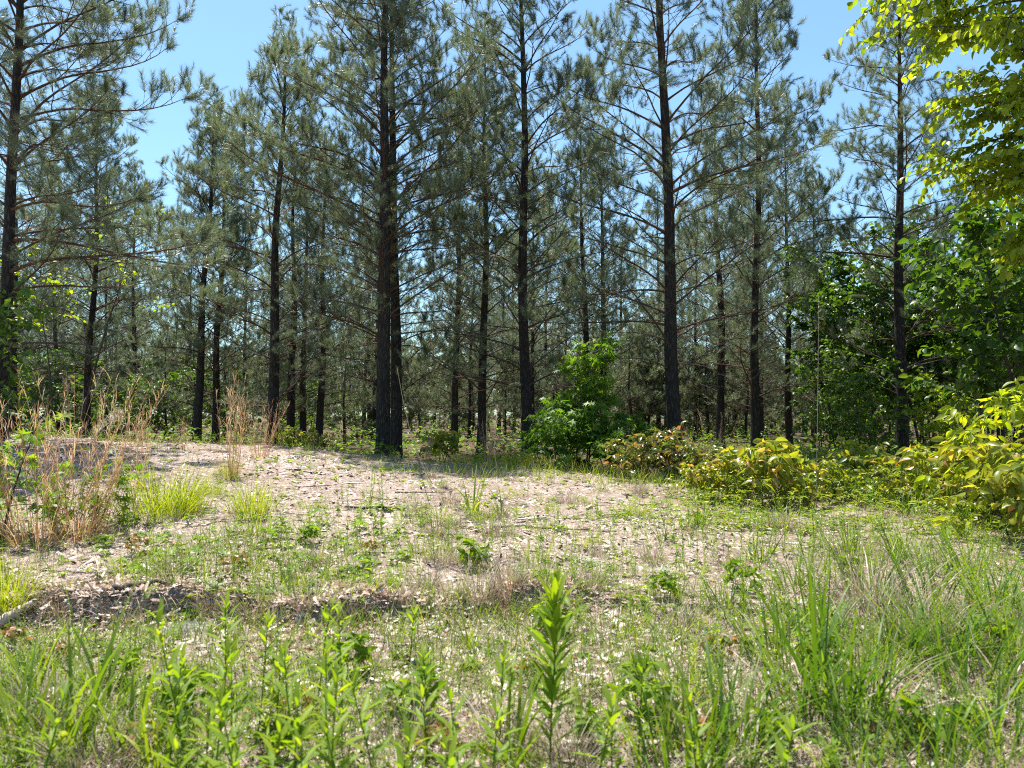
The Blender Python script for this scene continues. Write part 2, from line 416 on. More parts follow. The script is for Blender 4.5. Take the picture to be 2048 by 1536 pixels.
def gen_branch(rng, L, needles=True, dead=False, sparse=1.0, n_need=120):
    wood = Geo()
    P_, D_, N_ = [], [], []
    droop = rng.uniform(0.55, 0.95)
    cur = (lambda t: -droop if t < 0.55 else (1.0 if t > 0.72 else 0.15)) if not dead else (lambda t: -0.35 * droop)
    n = 10
    ax = bend_path(rng, (0, 0, 0), (1, 0, 0), L, n, cur, 0.055)
    r0 = 0.0058 * L + 0.004
    rad = r0 * (1 - np.linspace(0, 1, n + 1)) ** 0.8 + 0.0035
    rad[0] *= 1.45
    v, f = tube(ax, rad, 5); wood.add(v, f)
    nb = int(L * rng.uniform(3.8, 4.6)) + 2
    side = 1
    for q in range(nb):
        t = 0.22 + 0.76 * (q + rng.uniform(0.1, 0.9)) / nb
        k = min(n - 1, int(t * n)); fr = t * n - k
        p = ax[k] * (1 - fr) + ax[k + 1] * fr
        d0 = norm(ax[k + 1] - ax[k])
        side = -side
        yaw = math.radians(rng.uniform(32, 68)) * side
        c, s = math.cos(yaw), math.sin(yaw)
        db = np.array([d0[0] * c - d0[1] * s, d0[0] * s + d0[1] * c, d0[2] + rng.uniform(-0.25, 0.5)])
        lb = max(0.18, L * (0.42 * (1 - t) + 0.09) * rng.uniform(0.6, 1.2))
        if dead: lb *= rng.uniform(0.3, 1.1)
        m = 5
        bp = bend_path(rng, p, db, lb, m, lambda t_: 0.35 if not dead else 0.0, 0.09)
        rb = np.linspace(min(r0 * 0.55, 0.0035 + 0.006 * lb), 0.0025, m + 1)
        v, f = tube(bp, rb, 3); wood.add(v, f)
        tips = [(bp[-1], norm(bp[-1] - bp[-2]))]
        ntw = int(lb * rng.uniform(2.8, 4.6)) + (1 if dead else 1)
        for w in range(ntw):
            tt = rng.uniform(0.25, 0.95); kk = min(m - 1, int(tt * m))
            q0 = bp[kk] + (bp[kk + 1] - bp[kk]) * (tt * m - kk)
            dd = norm(norm(bp[kk + 1] - bp[kk]) + rng.normal(0, 0.55, 3) + UPV * (0.25 if not dead else 0))
            lt = rng.uniform(0.1, 0.32) * (1.2 - 0.5 * tt)
            tp = bend_path(rng, q0, dd, lt, 2, lambda t_: 0.3 if not dead else -0.1, 0.1)
            v, f = tube(tp, [0.0032, 0.0026, 0.002], 3, False); wood.add(v, f)
            tips.append((tp[-1], norm(tp[-1] - tp[-2])))
        if needles:
            for (tp, td) in tips:
                if rng.uniform() > sparse * 0.88: continue
                td = norm(td + UPV * 0.3)
                s_ = rng.uniform(0.16, 0.32)
                a, b, c_ = shoot_needles(rng, tp - td * 0.05, td, s_, int(n_need * rng.uniform(0.7, 1.2)))
                P_.append(a); D_.append(b); N_.append(c_)
    if needles:
        td = norm(ax[-1] - ax[-2] + UPV * 0.25)
        a, b, c_ = shoot_needles(rng, ax[-1] - td * 0.08, td, 0.3, int(n_need * 1.4)); P_.append(a); D_.append(b); N_.append(c_)
        for q in range(3):
            dd = norm(td + rng.normal(0, 0.5, 3)); a, b, c_ = shoot_needles(rng, ax[-1], dd, 0.18, n_need); P_.append(a); D_.append(b); N_.append(c_)
        P_, D_, N_ = np.concatenate(P_), np.concatenate(D_), np.concatenate(N_)
    return wood, P_, D_, N_

def needle_geo(rng, P, D, N, width):
    nrm = rng.normal(0, 1, (len(P), 3))
    Rm = basis(D, nrm)
    scl = np.stack([N, np.full(len(P), width), np.ones(len(P))], -1)
    v, f = scatter(NEEDLE_V, NEEDLE_F, Rm, P, scl)
    # clusters of needles share a hue, a few have gone yellow
    tint = np.clip(rng.normal(0.45, 0.2, len(P)), 0, 0.93)
    tint[rng.uniform(0, 1, len(P)) < 0.02] = 1.0
    return v, f, np.repeat(tint, 3)

LIB = {'long': [], 'mid': [], 'short': [], 'sparse': [], 'dead': [], 'deadlong': []}
def build_lib():
    rng = np.random.default_rng(11)
    spec = [('long', 6, 2.7, False, 0.95), ('mid', 5, 1.75, False, 1.0), ('short', 5, 0.95, False, 1.0), ('sparse', 5, 2.5, False, 0.5), ('dead', 4, 1.3, True, 0), ('deadlong', 3, 2.3, True, 0)]
    for cls, cnt, L, dead, sparse in spec:
        for k in range(cnt):
            wood, P, D, N = gen_branch(rng, L, not dead, dead, sparse)
            e = {'L': L, 'wood': wood.arrays(), 'wood_mesh': wood.mesh('pine_branch_' + cls, [M['dead' if dead else 'limb']], True), 'need': None}
            if not dead:
                v, f, t = needle_geo(rng, P, D, N, 0.0046)
                e['need_mesh'] = Geo().add(v, f, 0, t).mesh('pine_needles_' + cls, [M['needle']])
                e['need'] = (P, D, N)
            LIB[cls].append(e)
build_lib()

def whorls(rng, H, crown_r, z_dead, z_live, zmax=None, bushy=False):
    """(height, azimuth, pitch, class, length) for every limb of a pine of height H"""
    out = []
    z = z_dead; az = rng.uniform(0, 6.28)
    while z < H - 0.35:
        u = (z - z_live) / (H - z_live)
        nb = int(rng.integers(3, 5)) if u < 0 else int(rng.integers(3, 5))
        az += rng.uniform(0.4, 1.2)
        for q in range(nb):
            a = az + q * 2 * math.pi / nb + rng.uniform(-0.35, 0.35)
            zz = z + rng.uniform(-0.08, 0.08)
            if u < 0:
                L = crown_r * rng.uniform(0.35, 0.95)
                cls = 'deadlong' if L > 1.7 else 'dead'
                if u > -0.35 and rng.uniform() < 0.55: cls, L = 'sparse', crown_r * rng.uniform(0.75, 1.05)
                pt = rng.uniform(14, 44)
            else:
                prof = min(1.0, 0.82 + u * 0.9) if u < 0.2 else (1 - 0.82 * ((u - 0.2) / 0.8) ** 1.15)
                L = max(0.45, crown_r * prof * rng.uniform(0.72, 1.15))
                cls = 'long' if L > 2.1 else ('mid' if L > 1.25 else 'short')
                if u < 0.12 and rng.uniform() < 0.5: cls = 'sparse'
                pt = 39 + 22 * u + rng.uniform(-11, 11)
            if bushy: pt -= 14
            out.append((zz, a, math.radians(pt), cls, L))
        z += rng.uniform(0.30, 0.62) * (1.0 if u < 0.6 else 0.8)
    return out

def trunk_path(base, top, rng, n=26, sway=0.055):
    t = np.linspace(0, 1, n)
    p = base + (top - base) * t[:, None]
    ph = rng.uniform(0, 6.28, 4)
    p[:, 0] += sway * (np.sin(5 * t + ph[0]) + 0.5 * np.sin(11 * t + ph[1])) * np.sin(math.pi * np.clip(t * 1.1, 0, 1))
    p[:, 1] += sway * (np.sin(5 * t + ph[2]) + 0.5 * np.sin(11 * t + ph[3])) * np.sin(math.pi * np.clip(t * 1.1, 0, 1))
    return p

def trunk_geo(path, r0, rng, sides=14):
    n = len(path); t = np.linspace(0, 1, n)
    H = path[-1, 2] - path[0, 2]
    z = path[:, 2] - path[0, 2]
    rad = r0 * (1.02 - t) ** 0.85 + 0.006
    rad = rad * (1 + 0.38 * np.exp(-z / 0.22))
    g = Geo()
    v, f = tube(path, rad, sides)
    c = np.repeat(path, sides, 0)
    ang = np.tile(np.arange(sides), n)
    k = 1 + 0.045 * np.sin(ang * 2.4 + np.repeat(z, sides) * 3.1) + rng.uniform(-0.035, 0.035, n * sides)
    v[:n * sides] = c + (v[:n * sides] - c) * k[:, None]
    g.add(v, f)
    return g

def pick_branch(rng, cls):
    lst = LIB[cls]
    return lst[int(rng.integers(0, len(lst)))]

def place_branch(root, rng, loc, az, pitch, cls, L, entry=None):
    e = entry or pick_branch(rng, cls)
    s = L / e['L']
    b = obj('branch', e['wood_mesh'], root, loc)
    b.rotation_euler = (rng.uniform(-0.35, 0.35), -pitch, az)
    b.scale = (s, s, s)
    if e['need'] is not None:
        obj('needles', e['need_mesh'], b)
    return b

STUB = []
for q in range(3):
    _r = np.random.default_rng(90 + q)
    v, f = tube(bend_path(_r, (0, 0, 0), (1, 0, 0), 0.34 + 0.08 * q, 4, lambda t: -0.2, 0.12), [0.014, 0.010, 0.008, 0.006, 0.005], 5)
    STUB.append(Geo().add(v, f).mesh('stub', [M['dead']], True))

def near_pine(label, p1, p2, D, wpx, H, crown_r=2.3, z_dead=1.2, z_live=3.2, seed=0, extra=(), group=None, skip=None):
    """a pine whose limbs are all parts of their own; p1 and p2 are two pixels on its trunk"""
    rng = np.random.default_rng(1000 + seed)
    a, b = at_depth(*p1, D), at_depth(*p2, D)
    sl = (b - a) / (b[2] - a[2])
    z0 = float(ground_z(a[0], D)) - 0.05
    base = a + sl * (z0 - a[2]); z0 = float(ground_z(base[0], base[1])) - 0.05
    base = a + sl * (z0 - a[2])
    top = base + sl * H + np.array([0, rng.uniform(-0.25, 0.25), 0])
    r0 = 0.5 * wpx / FPX * D * 1.12
    root = thing('pine_tree', label, 'tree', base, 0, group)
    path = trunk_path(np.zeros(3), top - base, rng)
    tr = trunk_geo(path, r0, rng)
    obj('trunk', tr.mesh('pine_trunk', [M['bark']], True), root)
    def on_trunk(z):
        t = np.clip(z / H, 0, 1) * (len(path) - 1); k = min(len(path) - 2, int(t))
        return path[k] + (path[k + 1] - path[k]) * (t - k)
    for (z, az, pt, cls, L) in whorls(rng, H, crown_r, z_dead, z_live):
        if skip and skip(z, az): continue
        place_branch(root, rng, on_trunk(z), az, pt, cls, L)
    for q in range(3):
        place_branch(root, rng, on_trunk(H - 0.12 - 0.22 * q), rng.uniform(0, 6.28), math.radians(rng.uniform(68, 86)), 'short', 0.75)
    for (py, az, pt, cls, L) in extra:                     # limbs that can be told apart in the photograph
        z = float(at_depth(p1[0], py, D)[2] - base[2])
        place_branch(root, rng, on_trunk(z), math.radians(az), math.radians(pt), cls, L)
    for q in range(11):                                    # short broken stubs on the lower bole
        st = obj('stub', STUB[q % 3], root, on_trunk(rng.uniform(0.5, 4.6)))
        st.rotation_euler = (0, -math.radians(rng.uniform(-5, 40)), rng.uniform(0, 6.28)); k = rng.uniform(0.6, 1.5); st.scale = (k, k, k)
    return root

# azimuth 0 = towards the right of the picture, 180 = towards the left, 270 = towards the camera
near_pine('thick pine with long upswept limbs reaching over the tall tan grass clump and leafy vine', (6, 640), (22, 180), 11.0, 21, 11.5, 2.6, 2.2, 3.4, 1,
          extra=[(240, -8, 22, 'long', 2.7), (130, 4, 38, 'long', 2.5), (545, -14, 20, 'sparse', 3.3), (690, -25, 4, 'deadlong', 2.5), (420, -20, 14, 'long', 2.6), (480, 12, 10, 'sparse', 2.9), (330, -40, 18, 'long', 2.4)])
near_pine('straight pine with dense needles between the leaning pair and the furrowed mound pine', (545, 860), (566, 300), 16.0, 20, 9.3, 2.2, 1.3, 3.0, 2,
          extra=[(300, 172, 44, 'long', 2.6), (520, 200, 25, 'sparse', 2.6), (400, 150, 40, 'mid', 2.0)])
near_pine('stout furrowed pine standing at the crest of the wood-chip mound', (765, 900), (775, 150), 14.4, 25, 12.8, 2.7, 2.6, 3.6, 3,
          extra=[(460, 186, 36, 'long', 3.7), (385, 176, 34, 'long', 2.9), (640, 4, 42, 'deadlong', 2.6), (250, 158, 50, 'long', 2.8), (260, 10, 58, 'long', 2.6), (480, -6, 38, 'long', 2.8)])
near_pine('pine trunk pressed close behind the stout furrowed mound pine', (791, 880), (789, 300), 16.4, 21, 12.4, 2.4, 1.6, 3.4, 4)
near_pine('dark slim pine rising behind a pale seed head and grey brush', (963, 880), (968, 420), 18.0, 16, 10.2, 2.3, 1.2, 3.0, 5)
near_pine('tall straight pine standing immediately beside the lobed-leaf sapling', (1056, 880), (1043, 120), 16.0, 20, 13.0, 2.6, 1.7, 3.6, 6,
          extra=[(130, 165, 48, 'long', 2.8), (320, 15, 52, 'long', 2.8), (560, 8, 34, 'deadlong', 2.4)])
near_pine('big gently leaning pine behind the red-leaved bushes', (1350, 860), (1314, 60), 14.0, 25, 13.2, 2.7, 1.9, 3.6, 7,
          extra=[(390, 8, 32, 'long', 3.6), (340, 168, 44, 'long', 3.1), (470, 180, 34, 'sparse', 2.8), (530, 172, 26, 'deadlong', 2.2), (300, 30, 40, 'long', 3.0)])
near_pine('straight pine with pale flecked bark edge behind the orange-tipped bushes', (1511, 860), (1508, 120), 17.0, 16, 12.0, 2.2, 1.5, 3.4, 8)
near_pine('pine with long drooping bare limbs standing in front of the hardwood thicket', (1803, 880), (1791, 160), 16.0, 21, 10.6, 2.2, 1.6, 3.6, 9,
          extra=[(520, 182, 10, 'sparse', 2.9), (445, 178, 16, 'sparse', 2.6), (755, 186, 24, 'deadlong', 2.2), (480, 20, 30, 'sparse', 2.4), (700, 35, 45, 'deadlong', 2.4), (265, 178, 20, 'mid', 1.8), (150, 168, 26, 'mid', 1.5)])
near_pine('pine leaning beside a parallel trunk, the more slanted of the pair behind the mound', (395, 860), (419, 480), 20.0, 15, 9.3, 2.2, 1.3, 2.9, 10)
near_pine('second trunk of the leaning pair behind the mound, nearer the dense-needled pine', (431, 870), (444, 540), 21.0, 13, 9.6, 2.2, 1.2, 3.0, 11)
near_pine('pine behind the tan grass clump with bare lower limbs crossing', (174, 850), (188, 500), 22.0, 13, 11.0, 2.6, 1.3, 3.2, 12)

# ------------------------------------------------------------------ pines further in: shared trunk and crown meshes
def proto_pine(seed, H, crown_r, z_dead, z_live, frac=0.27, width=0.0078, bushy=False, r0=0.11):
    rng = np.random.default_rng(seed)
    path = trunk_path(np.zeros(3), np.array([0.0, 0.0, H]), rng)
    tm = trunk_geo(path, r0, rng, 10).mesh('pine_trunk', [M['bark']], True)
    g = Geo()
    items = [(z, a, p, c, L) for (z, a, p, c, L) in whorls(rng, H, crown_r, z_dead, z_live, bushy=bushy)]
    items += [(H - 0.1 - 0.2 * q, rng.uniform(0, 6.28), math.radians(78), 'short', 0.7) for q in range(3)]
    for (z, a, p, c, L) in items:
        e = pick_branch(rng, c); s = L / e['L']
        Rm = np.array(Matrix.Rotation(a, 3, 'Z') @ Matrix.Rotation(-p, 3, 'Y') @ Matrix.Rotation(rng.uniform(-.35, .35), 3, 'X'))
        loc = np.array([0, 0, z])
        V, F, _, _ = e['wood']
        g.add((V * s) @ Rm.T + loc, F, 1 if c in ('dead', 'deadlong') else 0)
        if e['need'] is not None:
            P, D, N = e['need']
            k = rng.uniform(0, 1, len(P)) < frac
            v, f, t = needle_geo(rng, (P[k] * s) @ Rm.T + loc, D[k] @ Rm.T, N[k] * max(s, 0.8) * 1.05, width)
            g.add(v, f, 2, t)
    cm = g.mesh('pine_crown', [M['limb'], M['dead'], M['needle']])
    return tm, cm, H

PROTO = [proto_pine(50, 10.5, 2.3, 1.3, 2.6), proto_pine(51, 11.0, 2.1, 1.2, 3.0), proto_pine(52, 9.6, 2.2, 1.1, 2.0), proto_pine(53, 11.5, 2.4, 1.6, 3.2)]
YOUNG = [proto_pine(60, 4.2, 1.35, 0.3, 0.35, 0.5, 0.0095, True, 0.05), proto_pine(61, 3.4, 1.2, 0.25, 0.3, 0.5, 0.0095, True, 0.045)]

def far_pine(label, loc, H, rotz, k, lean=(0, 0), wr=None, group=None, name='pine_tree'):
    tm, cm, H0 = k
    root = thing(name, label, 'tree', loc, rotz, group)
    s = H / H0
    root.rotation_euler = (lean[1], lean[0], rotz)
    root.scale = (s, s, s)
    t = obj('trunk', tm, root)
    if wr: t.scale = (wr, wr, 1)
    obj('crown', cm, root)
    return root

MID = [  # trunk pixel low, trunk pixel high, distance, width px, height, label
    ((116, 850), (108, 560), 28, 9, 11.0, 'narrow pine nearest the crossing-limbed pine, seen through the tan grass clump'),
    ((25, 820), (27, 520), 19, 14, 10.5, 'dark pine standing just behind the long-limbed pine and its vine'),
    ((214, 850), (212, 640), 31, 7, 10.0, 'thin pine one step behind the crossing-limbed pine'),
    ((265, 850), (268, 560), 29, 9, 10.8, 'thin pine alone in the gap before the leaning pair'),
    ((489, 860), (490, 640), 30, 8, 9.4, 'thin pine between the leaning pair and the dense-needled pine'),
    ((580, 880), (584, 640), 23, 15, 9.2, 'pine close against the dense-needled pine, first of a trio of dark boles'),
    ((607, 870), (612, 500), 25, 12, 9.6, 'middle bole of the dark trio beside the dense-needled pine'),
    ((638, 880), (647, 520), 23, 13, 9.9, 'last bole of the dark trio, on the side of the furrowed mound pine'),
    ((748, 880), (754, 640), 30, 8, 11.0, 'thin bole peeping past the flank of the stout furrowed mound pine'),
    ((908, 890), (914, 520), 21, 13, 10.3, 'pine one step before the dark slim pine, with arching bare limbs low down'),
    ((1066, 850), (1066, 560), 28, 8, 11.0, 'thin trunk tucked behind the tall straight pine beside the sapling'),
    ((1168, 700), (1162, 330), 24, 12, 11.2, 'pine rising directly out of the top of the lobed-leaf sapling'),
    ((1207, 800), (1204, 560), 25, 12, 10.8, 'pine just behind the flank of the lobed-leaf sapling'),
    ((1317, 820), (1316, 620), 32, 8, 11.0, 'thin pine beside the big gently leaning pine'),
    ((1365, 840), (1364, 700), 38, 6, 11.0, 'very thin pine glimpsed past the big gently leaning pine'),
    ((1441, 860), (1434, 480), 21, 15, 10.4, 'pine halfway between the big leaning pine and the flecked-bark pine'),
    ((1487, 840), (1486, 660), 34, 7, 11.0, 'thin pine just before the flecked-bark pine'),
    ((1522, 860), (1519, 620), 26, 10, 10.4, 'pine half hidden behind the flecked-bark pine'),
    ((1579, 880), (1573, 480), 23, 12, 10.0, 'pine between the flecked-bark pine and the hardwood thicket'),
    ((1633, 860), (1629, 560), 28, 8, 10.2, 'thin pine at the border of the hardwood thicket'),
]
rngm = np.random.default_rng(77)
for i, (a, b, D, wpx, H, lab) in enumerate(MID):
    A, B = at_depth(*a, D), at_depth(*b, D)
    sl = (B - A) / (B[2] - A[2])
    g = float(ground_z(A[0], D)) - 0.05
    base = A + sl * (g - A[2])
    pr = PROTO[i % 4]
    s = H / pr[2]
    wr = (0.5 * wpx / FPX * D * 1.12) / (0.11 * s)
    far_pine(lab, base, H, rngm.uniform(0, 6.28) * 0, pr, (math.atan(sl[0]), 0), wr)
    # rotate the crown on its own so that copies differ
    for ch in bpy.data.objects[-1:] if False else []: pass

roots = [o for o in COL.objects if o.name.startswith('pine_tree')]
for r in roots:
    for ch in r.children:
        if ch.name.startswith('crown'): ch.rotation_euler = (0, 0, rngm.uniform(0, 6.28))

taken = [np.array(r.location[:2]) for r in roots]
def free(x, y, dmin):
    return all((x - q[0]) ** 2 + (y - q[1]) ** 2 > dmin * dmin for q in taken)
cnt = 0
tries = 0
while cnt < 75 and tries < 5000:
    tries += 1
    D = rngm.uniform(27, 75)
    x = rngm.uniform(-1, 1) * (D * 0.76 + 2)
    if not free(x, D, 2.6 if D < 45 else 3.0): continue
    if abs(x / D) < 0.02 and D < 30: continue
    taken.append(np.array([x, D]))
    r = far_pine('slender pine standing deep in the stand behind the front rows', (x, D, float(ground_z(x, D)) - 0.05), rngm.uniform(8.6, 11.4), rngm.uniform(0, 6.28), PROTO[cnt % 4], (rngm.normal(0, 0.02), rngm.normal(0, 0.02)), rngm.uniform(0.75, 1.1), 'pines deep in the stand')
    cnt += 1

YP = [(330, 27, 3.9), (250, 33, 3.6), (690, 27, 3.8), (640, 34, 4.0), (840, 30, 3.6), (870, 37, 4.2), (945, 33, 3.4), (1010, 27, 3.0), (1110, 31, 3.8), (1290, 29, 3.8), (1255, 36, 4.2), (1400, 33, 3.2), (480, 36, 4.2), (400, 40, 4.6), (150, 38, 4.4), (60, 33, 4.0), (560, 41, 4.4), (750, 42, 4.6), (1050, 44, 4.4), (1180, 42, 4.5), (1340, 45, 4.5), (1540, 44, 3.4), (-60, 36, 4.2), (1640, 40, 4.2), (1750, 44, 4.6), (1880, 40, 4.6), (2010, 36, 4.2)]
for q in range(30):
    YP.append((rngm.uniform(1230, 1760), rngm.uniform(27, 46), rngm.uniform(2.6, 4.6)))
for q in range(60):
    D = 25 + 33 * (q / 60.0) ** 0.9 + rngm.uniform(-1, 1)
    YP.append((rngm.uniform(-150, 2200) if q % 3 else rngm.uniform(150, 1300), D, rngm.uniform(2.6, 4.2) + 0.03 * D))
for q in range(80):
    YP.append((rngm.uniform(-200, 2250), rngm.uniform(58, 110), rngm.uniform(6.0, 8.5)))
for i, (px, D, H) in enumerate(YP):
    x = (px - 1024) / FPX * D
    far_pine('bushy young pine needled to the ground among the far trunks', (x, D, float(ground_z(x, D)) - 0.05), H, rngm.uniform(0, 6.28), YOUNG[i % 2], (0, 0), None, 'bushy young pines under the stand', 'young_pine')

# ------------------------------------------------------------------ broad-leaved plants
def leaf_ovate(w=0.55, fold=0.10, droop=0.12):
    xs = np.array([0.0, 0.22, 0.5, 0.78, 1.0]); ws = np.array([0.0, 0.36, 0.5, 0.32, 0.0]) * w
    z = -droop * xs ** 2
    V = [[0, 0, 0]]
    for x, h, zz in zip(xs[1:4], ws[1:4], z[1:4]):
        V += [[x, -h, zz + fold * h * 2], [x, 0, zz], [x, h, zz + fold * h * 2]]
    V.append([1, 0, z[4]])
    F = [[0, 2, 1], [0, 3, 2]]
    for q in range(2):
        a = 1 + 3 * q
        F += [[a, a + 1, a + 4], [a, a + 4, a + 3], [a + 1, a + 2, a + 5], [a + 1, a + 5, a + 4]]
    F += [[7, 8, 10], [8, 9, 10]]
    return np.array(V, float), np.array(F)

def leaf_star(droop=0.18):
    """five-lobed leaf: fan round a centre point"""
    ang = np.radians([-150, -112, -80, -52, -40 + 4, -18, 0, 18, 36, 52, 80, 112, 150])
    rad = np.array([0.12, 0.44, 0.2, 0.2, 0.56, 0.26, 0.64, 0.26, 0.56, 0.2, 0.2, 0.44, 0.12])
    V = [[0.36, 0, 0.0]]
    for a, r in zip(ang, rad):
        V.append([0.36 + r * math.cos(a), r * math.sin(a), -droop * r * r * 1.6 + 0.03 * (r < 0.3)])
    F = [[0, i, i + 1] for i in range(1, len(ang))]
    F.append([0, len(ang), 1])
    V.append([0, 0.008, 0.0]); V.append([0, -0.008, 0.0]); n = len(V)
    F.append([n - 2, n - 1, 0])
    return np.array(V, float), np.array(F)

LEAF = {'ovate': leaf_ovate(0.66, 0.2, 0.3), 'lance': leaf_ovate(0.19, 0.2, 0.15), 'oblong': leaf_ovate(0.45, 0.2, 0.38), 'star': leaf_star(), 'lite': (np.array([[0, 0, 0], [0.45, -0.3, 0.06], [1, 0, -0.15], [0.45, 0.3, 0.06], [0.5, 0, -0.03]]), np.array([[0, 1, 4], [1, 2, 4], [2, 3, 4], [3, 0, 4]]))}

def twig_leaves(rng, pts, n, size, droop, acc, flat=0.5):
    """leaves set along a twig polyline; appends (pos, dir, normal, size)"""
    m = len(pts) - 1
    for q in range(n):
        t = min(0.999, (q + rng.uniform(0.3, 1.0)) / n)
        k = int(t * m); p = pts[k] + (pts[k + 1] - pts[k]) * (t * m - k)
        d0 = norm(pts[k + 1] - pts[k])
        sd = norm(np.cross(d0, UPV) + 1e-6) * (1 if q % 2 else -1)
        d = norm(d0 * rng.uniform(0.3, 0.9) + sd * rng.uniform(0.5, 1.1) + rng.normal(0, 0.25, 3) - UPV * droop * rng.uniform(0.3, 1.6))
        nr = norm(UPV * flat + rng.normal(0, 0.45, 3))
        acc.append((p, d, nr, size * rng.uniform(0.6, 1.2)))

def grow(rng, H, n_stems, spread, n_limb, limb_len, n_twig, twig_len, n_leaf, size, stem_r, limb_from=0.3, pitch=(15, 50), droop=0.35, az_bias=None, zprof=None, base_r=0.05):
    wood = Geo(); acc = []
    for s in range(n_stems):
        az = s * 2.4 + rng.uniform(-0.5, 0.5)
        off = np.array([math.cos(az), math.sin(az), 0]) * base_r * (n_stems > 1) * rng.uniform(0.4, 1.3)
        lean = spread * rng.uniform(0.3, 1.0) * (1 if n_stems > 1 else 0.3)
        hs = H * rng.uniform(0.75, 1.0) if s else H
        d = np.array([math.cos(az) * lean, math.sin(az) * lean, 1.0])
        sp_ = bend_path(rng, off, d, hs, 9, lambda t: 0.3, 0.045)
        v, f = tube(sp_, stem_r * (1 - np.linspace(0, 0.9, 10)) * (hs / H), 6); wood.add(v, f)
        twig_leaves(rng, sp_[-3:], max(3, n_leaf), size, droop, acc)
        for l in range(n_limb):
            t = limb_from + (0.98 - limb_from) * (l + rng.uniform(0, 1)) / n_limb
            k = min(8, int(t * 9)); p = sp_[k] + (sp_[k + 1] - sp_[k]) * (t * 9 - k)
            a = l * 2.4 + rng.uniform(-0.5, 0.5) + az
            if az_bias is not None and rng.uniform() < az_bias[1]: a = az_bias[0] + rng.normal(0, 0.75)
            pt = math.radians(rng.uniform(*pitch))
            ll = limb_len * rng.uniform(0.65, 1.15) * (1.15 - 0.75 * t if zprof is None else zprof(t))
            lp = bend_path(rng, p, (math.cos(a) * math.cos(pt), math.sin(a) * math.cos(pt), math.sin(pt)), ll, 6, lambda t_: -0.25, 0.09)
            rl = stem_r * 0.42 * (1 - 0.6 * t)
            v, f = tube(lp, np.linspace(rl, 0.12 * rl + 0.0012, 7), 4); wood.add(v, f)
            twig_leaves(rng, lp[-3:], n_leaf, size, droop, acc)
            for w in range(n_twig):
                tt = rng.uniform(0.2, 0.95); kk = min(5, int(tt * 6)); q0 = lp[kk] + (lp[kk + 1] - lp[kk]) * (tt * 6 - kk)
                dd = norm(norm(lp[kk + 1] - lp[kk]) * 0.8 + rng.normal(0, 0.6, 3) * np.array([1, 1, 0.7]))
                tp = bend_path(rng, q0, dd, twig_len * rng.uniform(0.5, 1.2), 3, lambda t_: -0.3, 0.1)
                v, f = tube(tp, np.linspace(max(0.0012, rl * 0.28), 0.001, 4), 3, False); wood.add(v, f)
                twig_leaves(rng, tp, n_leaf, size, droop, acc)
    P = np.array([a[0] for a in acc]); D = np.array([a[1] for a in acc]); N = np.array([a[2] for a in acc]); S = np.array([a[3] for a in acc])
    return wood, P, D, N, S

def leaf_geo(rng, leaf, P, D, N, S, tmean=0.5, tsd=0.22):
    tv, tf = LEAF[leaf]
    v, f = scatter(tv, tf, basis(D, N), P, S)
    return v, f, np.repeat(np.clip(rng.normal(tmean, tsd, len(P)), 0, 1), len(tv))

LEAF_MESH = {}
def leaf_meshes(leaf, mat):
    key = (leaf, mat)
    if key not in LEAF_MESH:
        tv, tf = LEAF[leaf]
        LEAF_MESH[key] = [Geo().add(tv, tf, 0, t).mesh('leaf_' + leaf, [M[mat]]) for t in (0.1, 0.3, 0.45, 0.55, 0.7, 0.9)]
    return LEAF_MESH[key]

def leaf_objects(root, rng, leaf, mat, P, D, N, S, prefer, limit=300, tmean=0.5, tsd=0.22):
    """the leaves that show largest become parts of their own, the rest one mass"""
    order = np.argsort(-prefer)
    ms = leaf_meshes(leaf, mat)
    B = basis(D, N)
    for i in order[:limit]:
        k = int(np.clip((rng.normal(tmean, tsd)) * 6, 0, 5))
        o = obj('leaf', ms[k], root)
        m = Matrix.Identity(4)
        for r in range(3):
            for c in range(3): m[r][c] = float(B[i, r, c] * S[i])
            m[r][3] = float(P[i, r])
        o.matrix_basis = m
    rest = order[limit:]
    if len(rest):
        v, f, t = leaf_geo(rng, leaf, P[rest], D[rest], N[rest], S[rest], tmean, tsd)
        obj('foliage', Geo().add(v, f, 0, t).mesh('foliage', [M[mat]]), root, kind='stuff')

def leafy_proto(seed, leaf, mat, tmean=0.5, tsd=0.22, **kw):
    rng = np.random.default_rng(seed)
    wood, P, D, N, S = grow(rng, **kw)
    wm = wood.mesh('stems', [M['stem']], True)
    v, f, t = leaf_geo(rng, leaf, P, D, N, S, tmean, tsd)
    return wm, Geo().add(v, f, 0, t).mesh('foliage', [M[mat]])

def leafy(name, label, cat, pr, loc, rotz, s=1.0, group=None, wood_name='stem', leaf_name='foliage'):
    root = thing(name, label, cat, loc, rotz, group)
    root.scale = (s, s, s)
    obj(wood_name, pr[0], root); obj(leaf_name, pr[1], root)
    return root

def gpt(px, D):
    x = (px - 1024) / FPX * D
    return np.array([x, D, float(ground_z(x, D)) - 0.02])

def visible_rank(root_loc, P):
    w = P + np.asarray(root_loc)
    px = 1024 + FPX * w[:, 0] / np.maximum(0.5, w[:, 1])
    inside = (px > -20) & (px < 2068) & ((w[:, 2] - CAM_H) / w[:, 1] < 0.58)
    return inside * 10.0 - 0.1 * np.linalg.norm(w - np.array([0, 0, CAM_H]), axis=1)

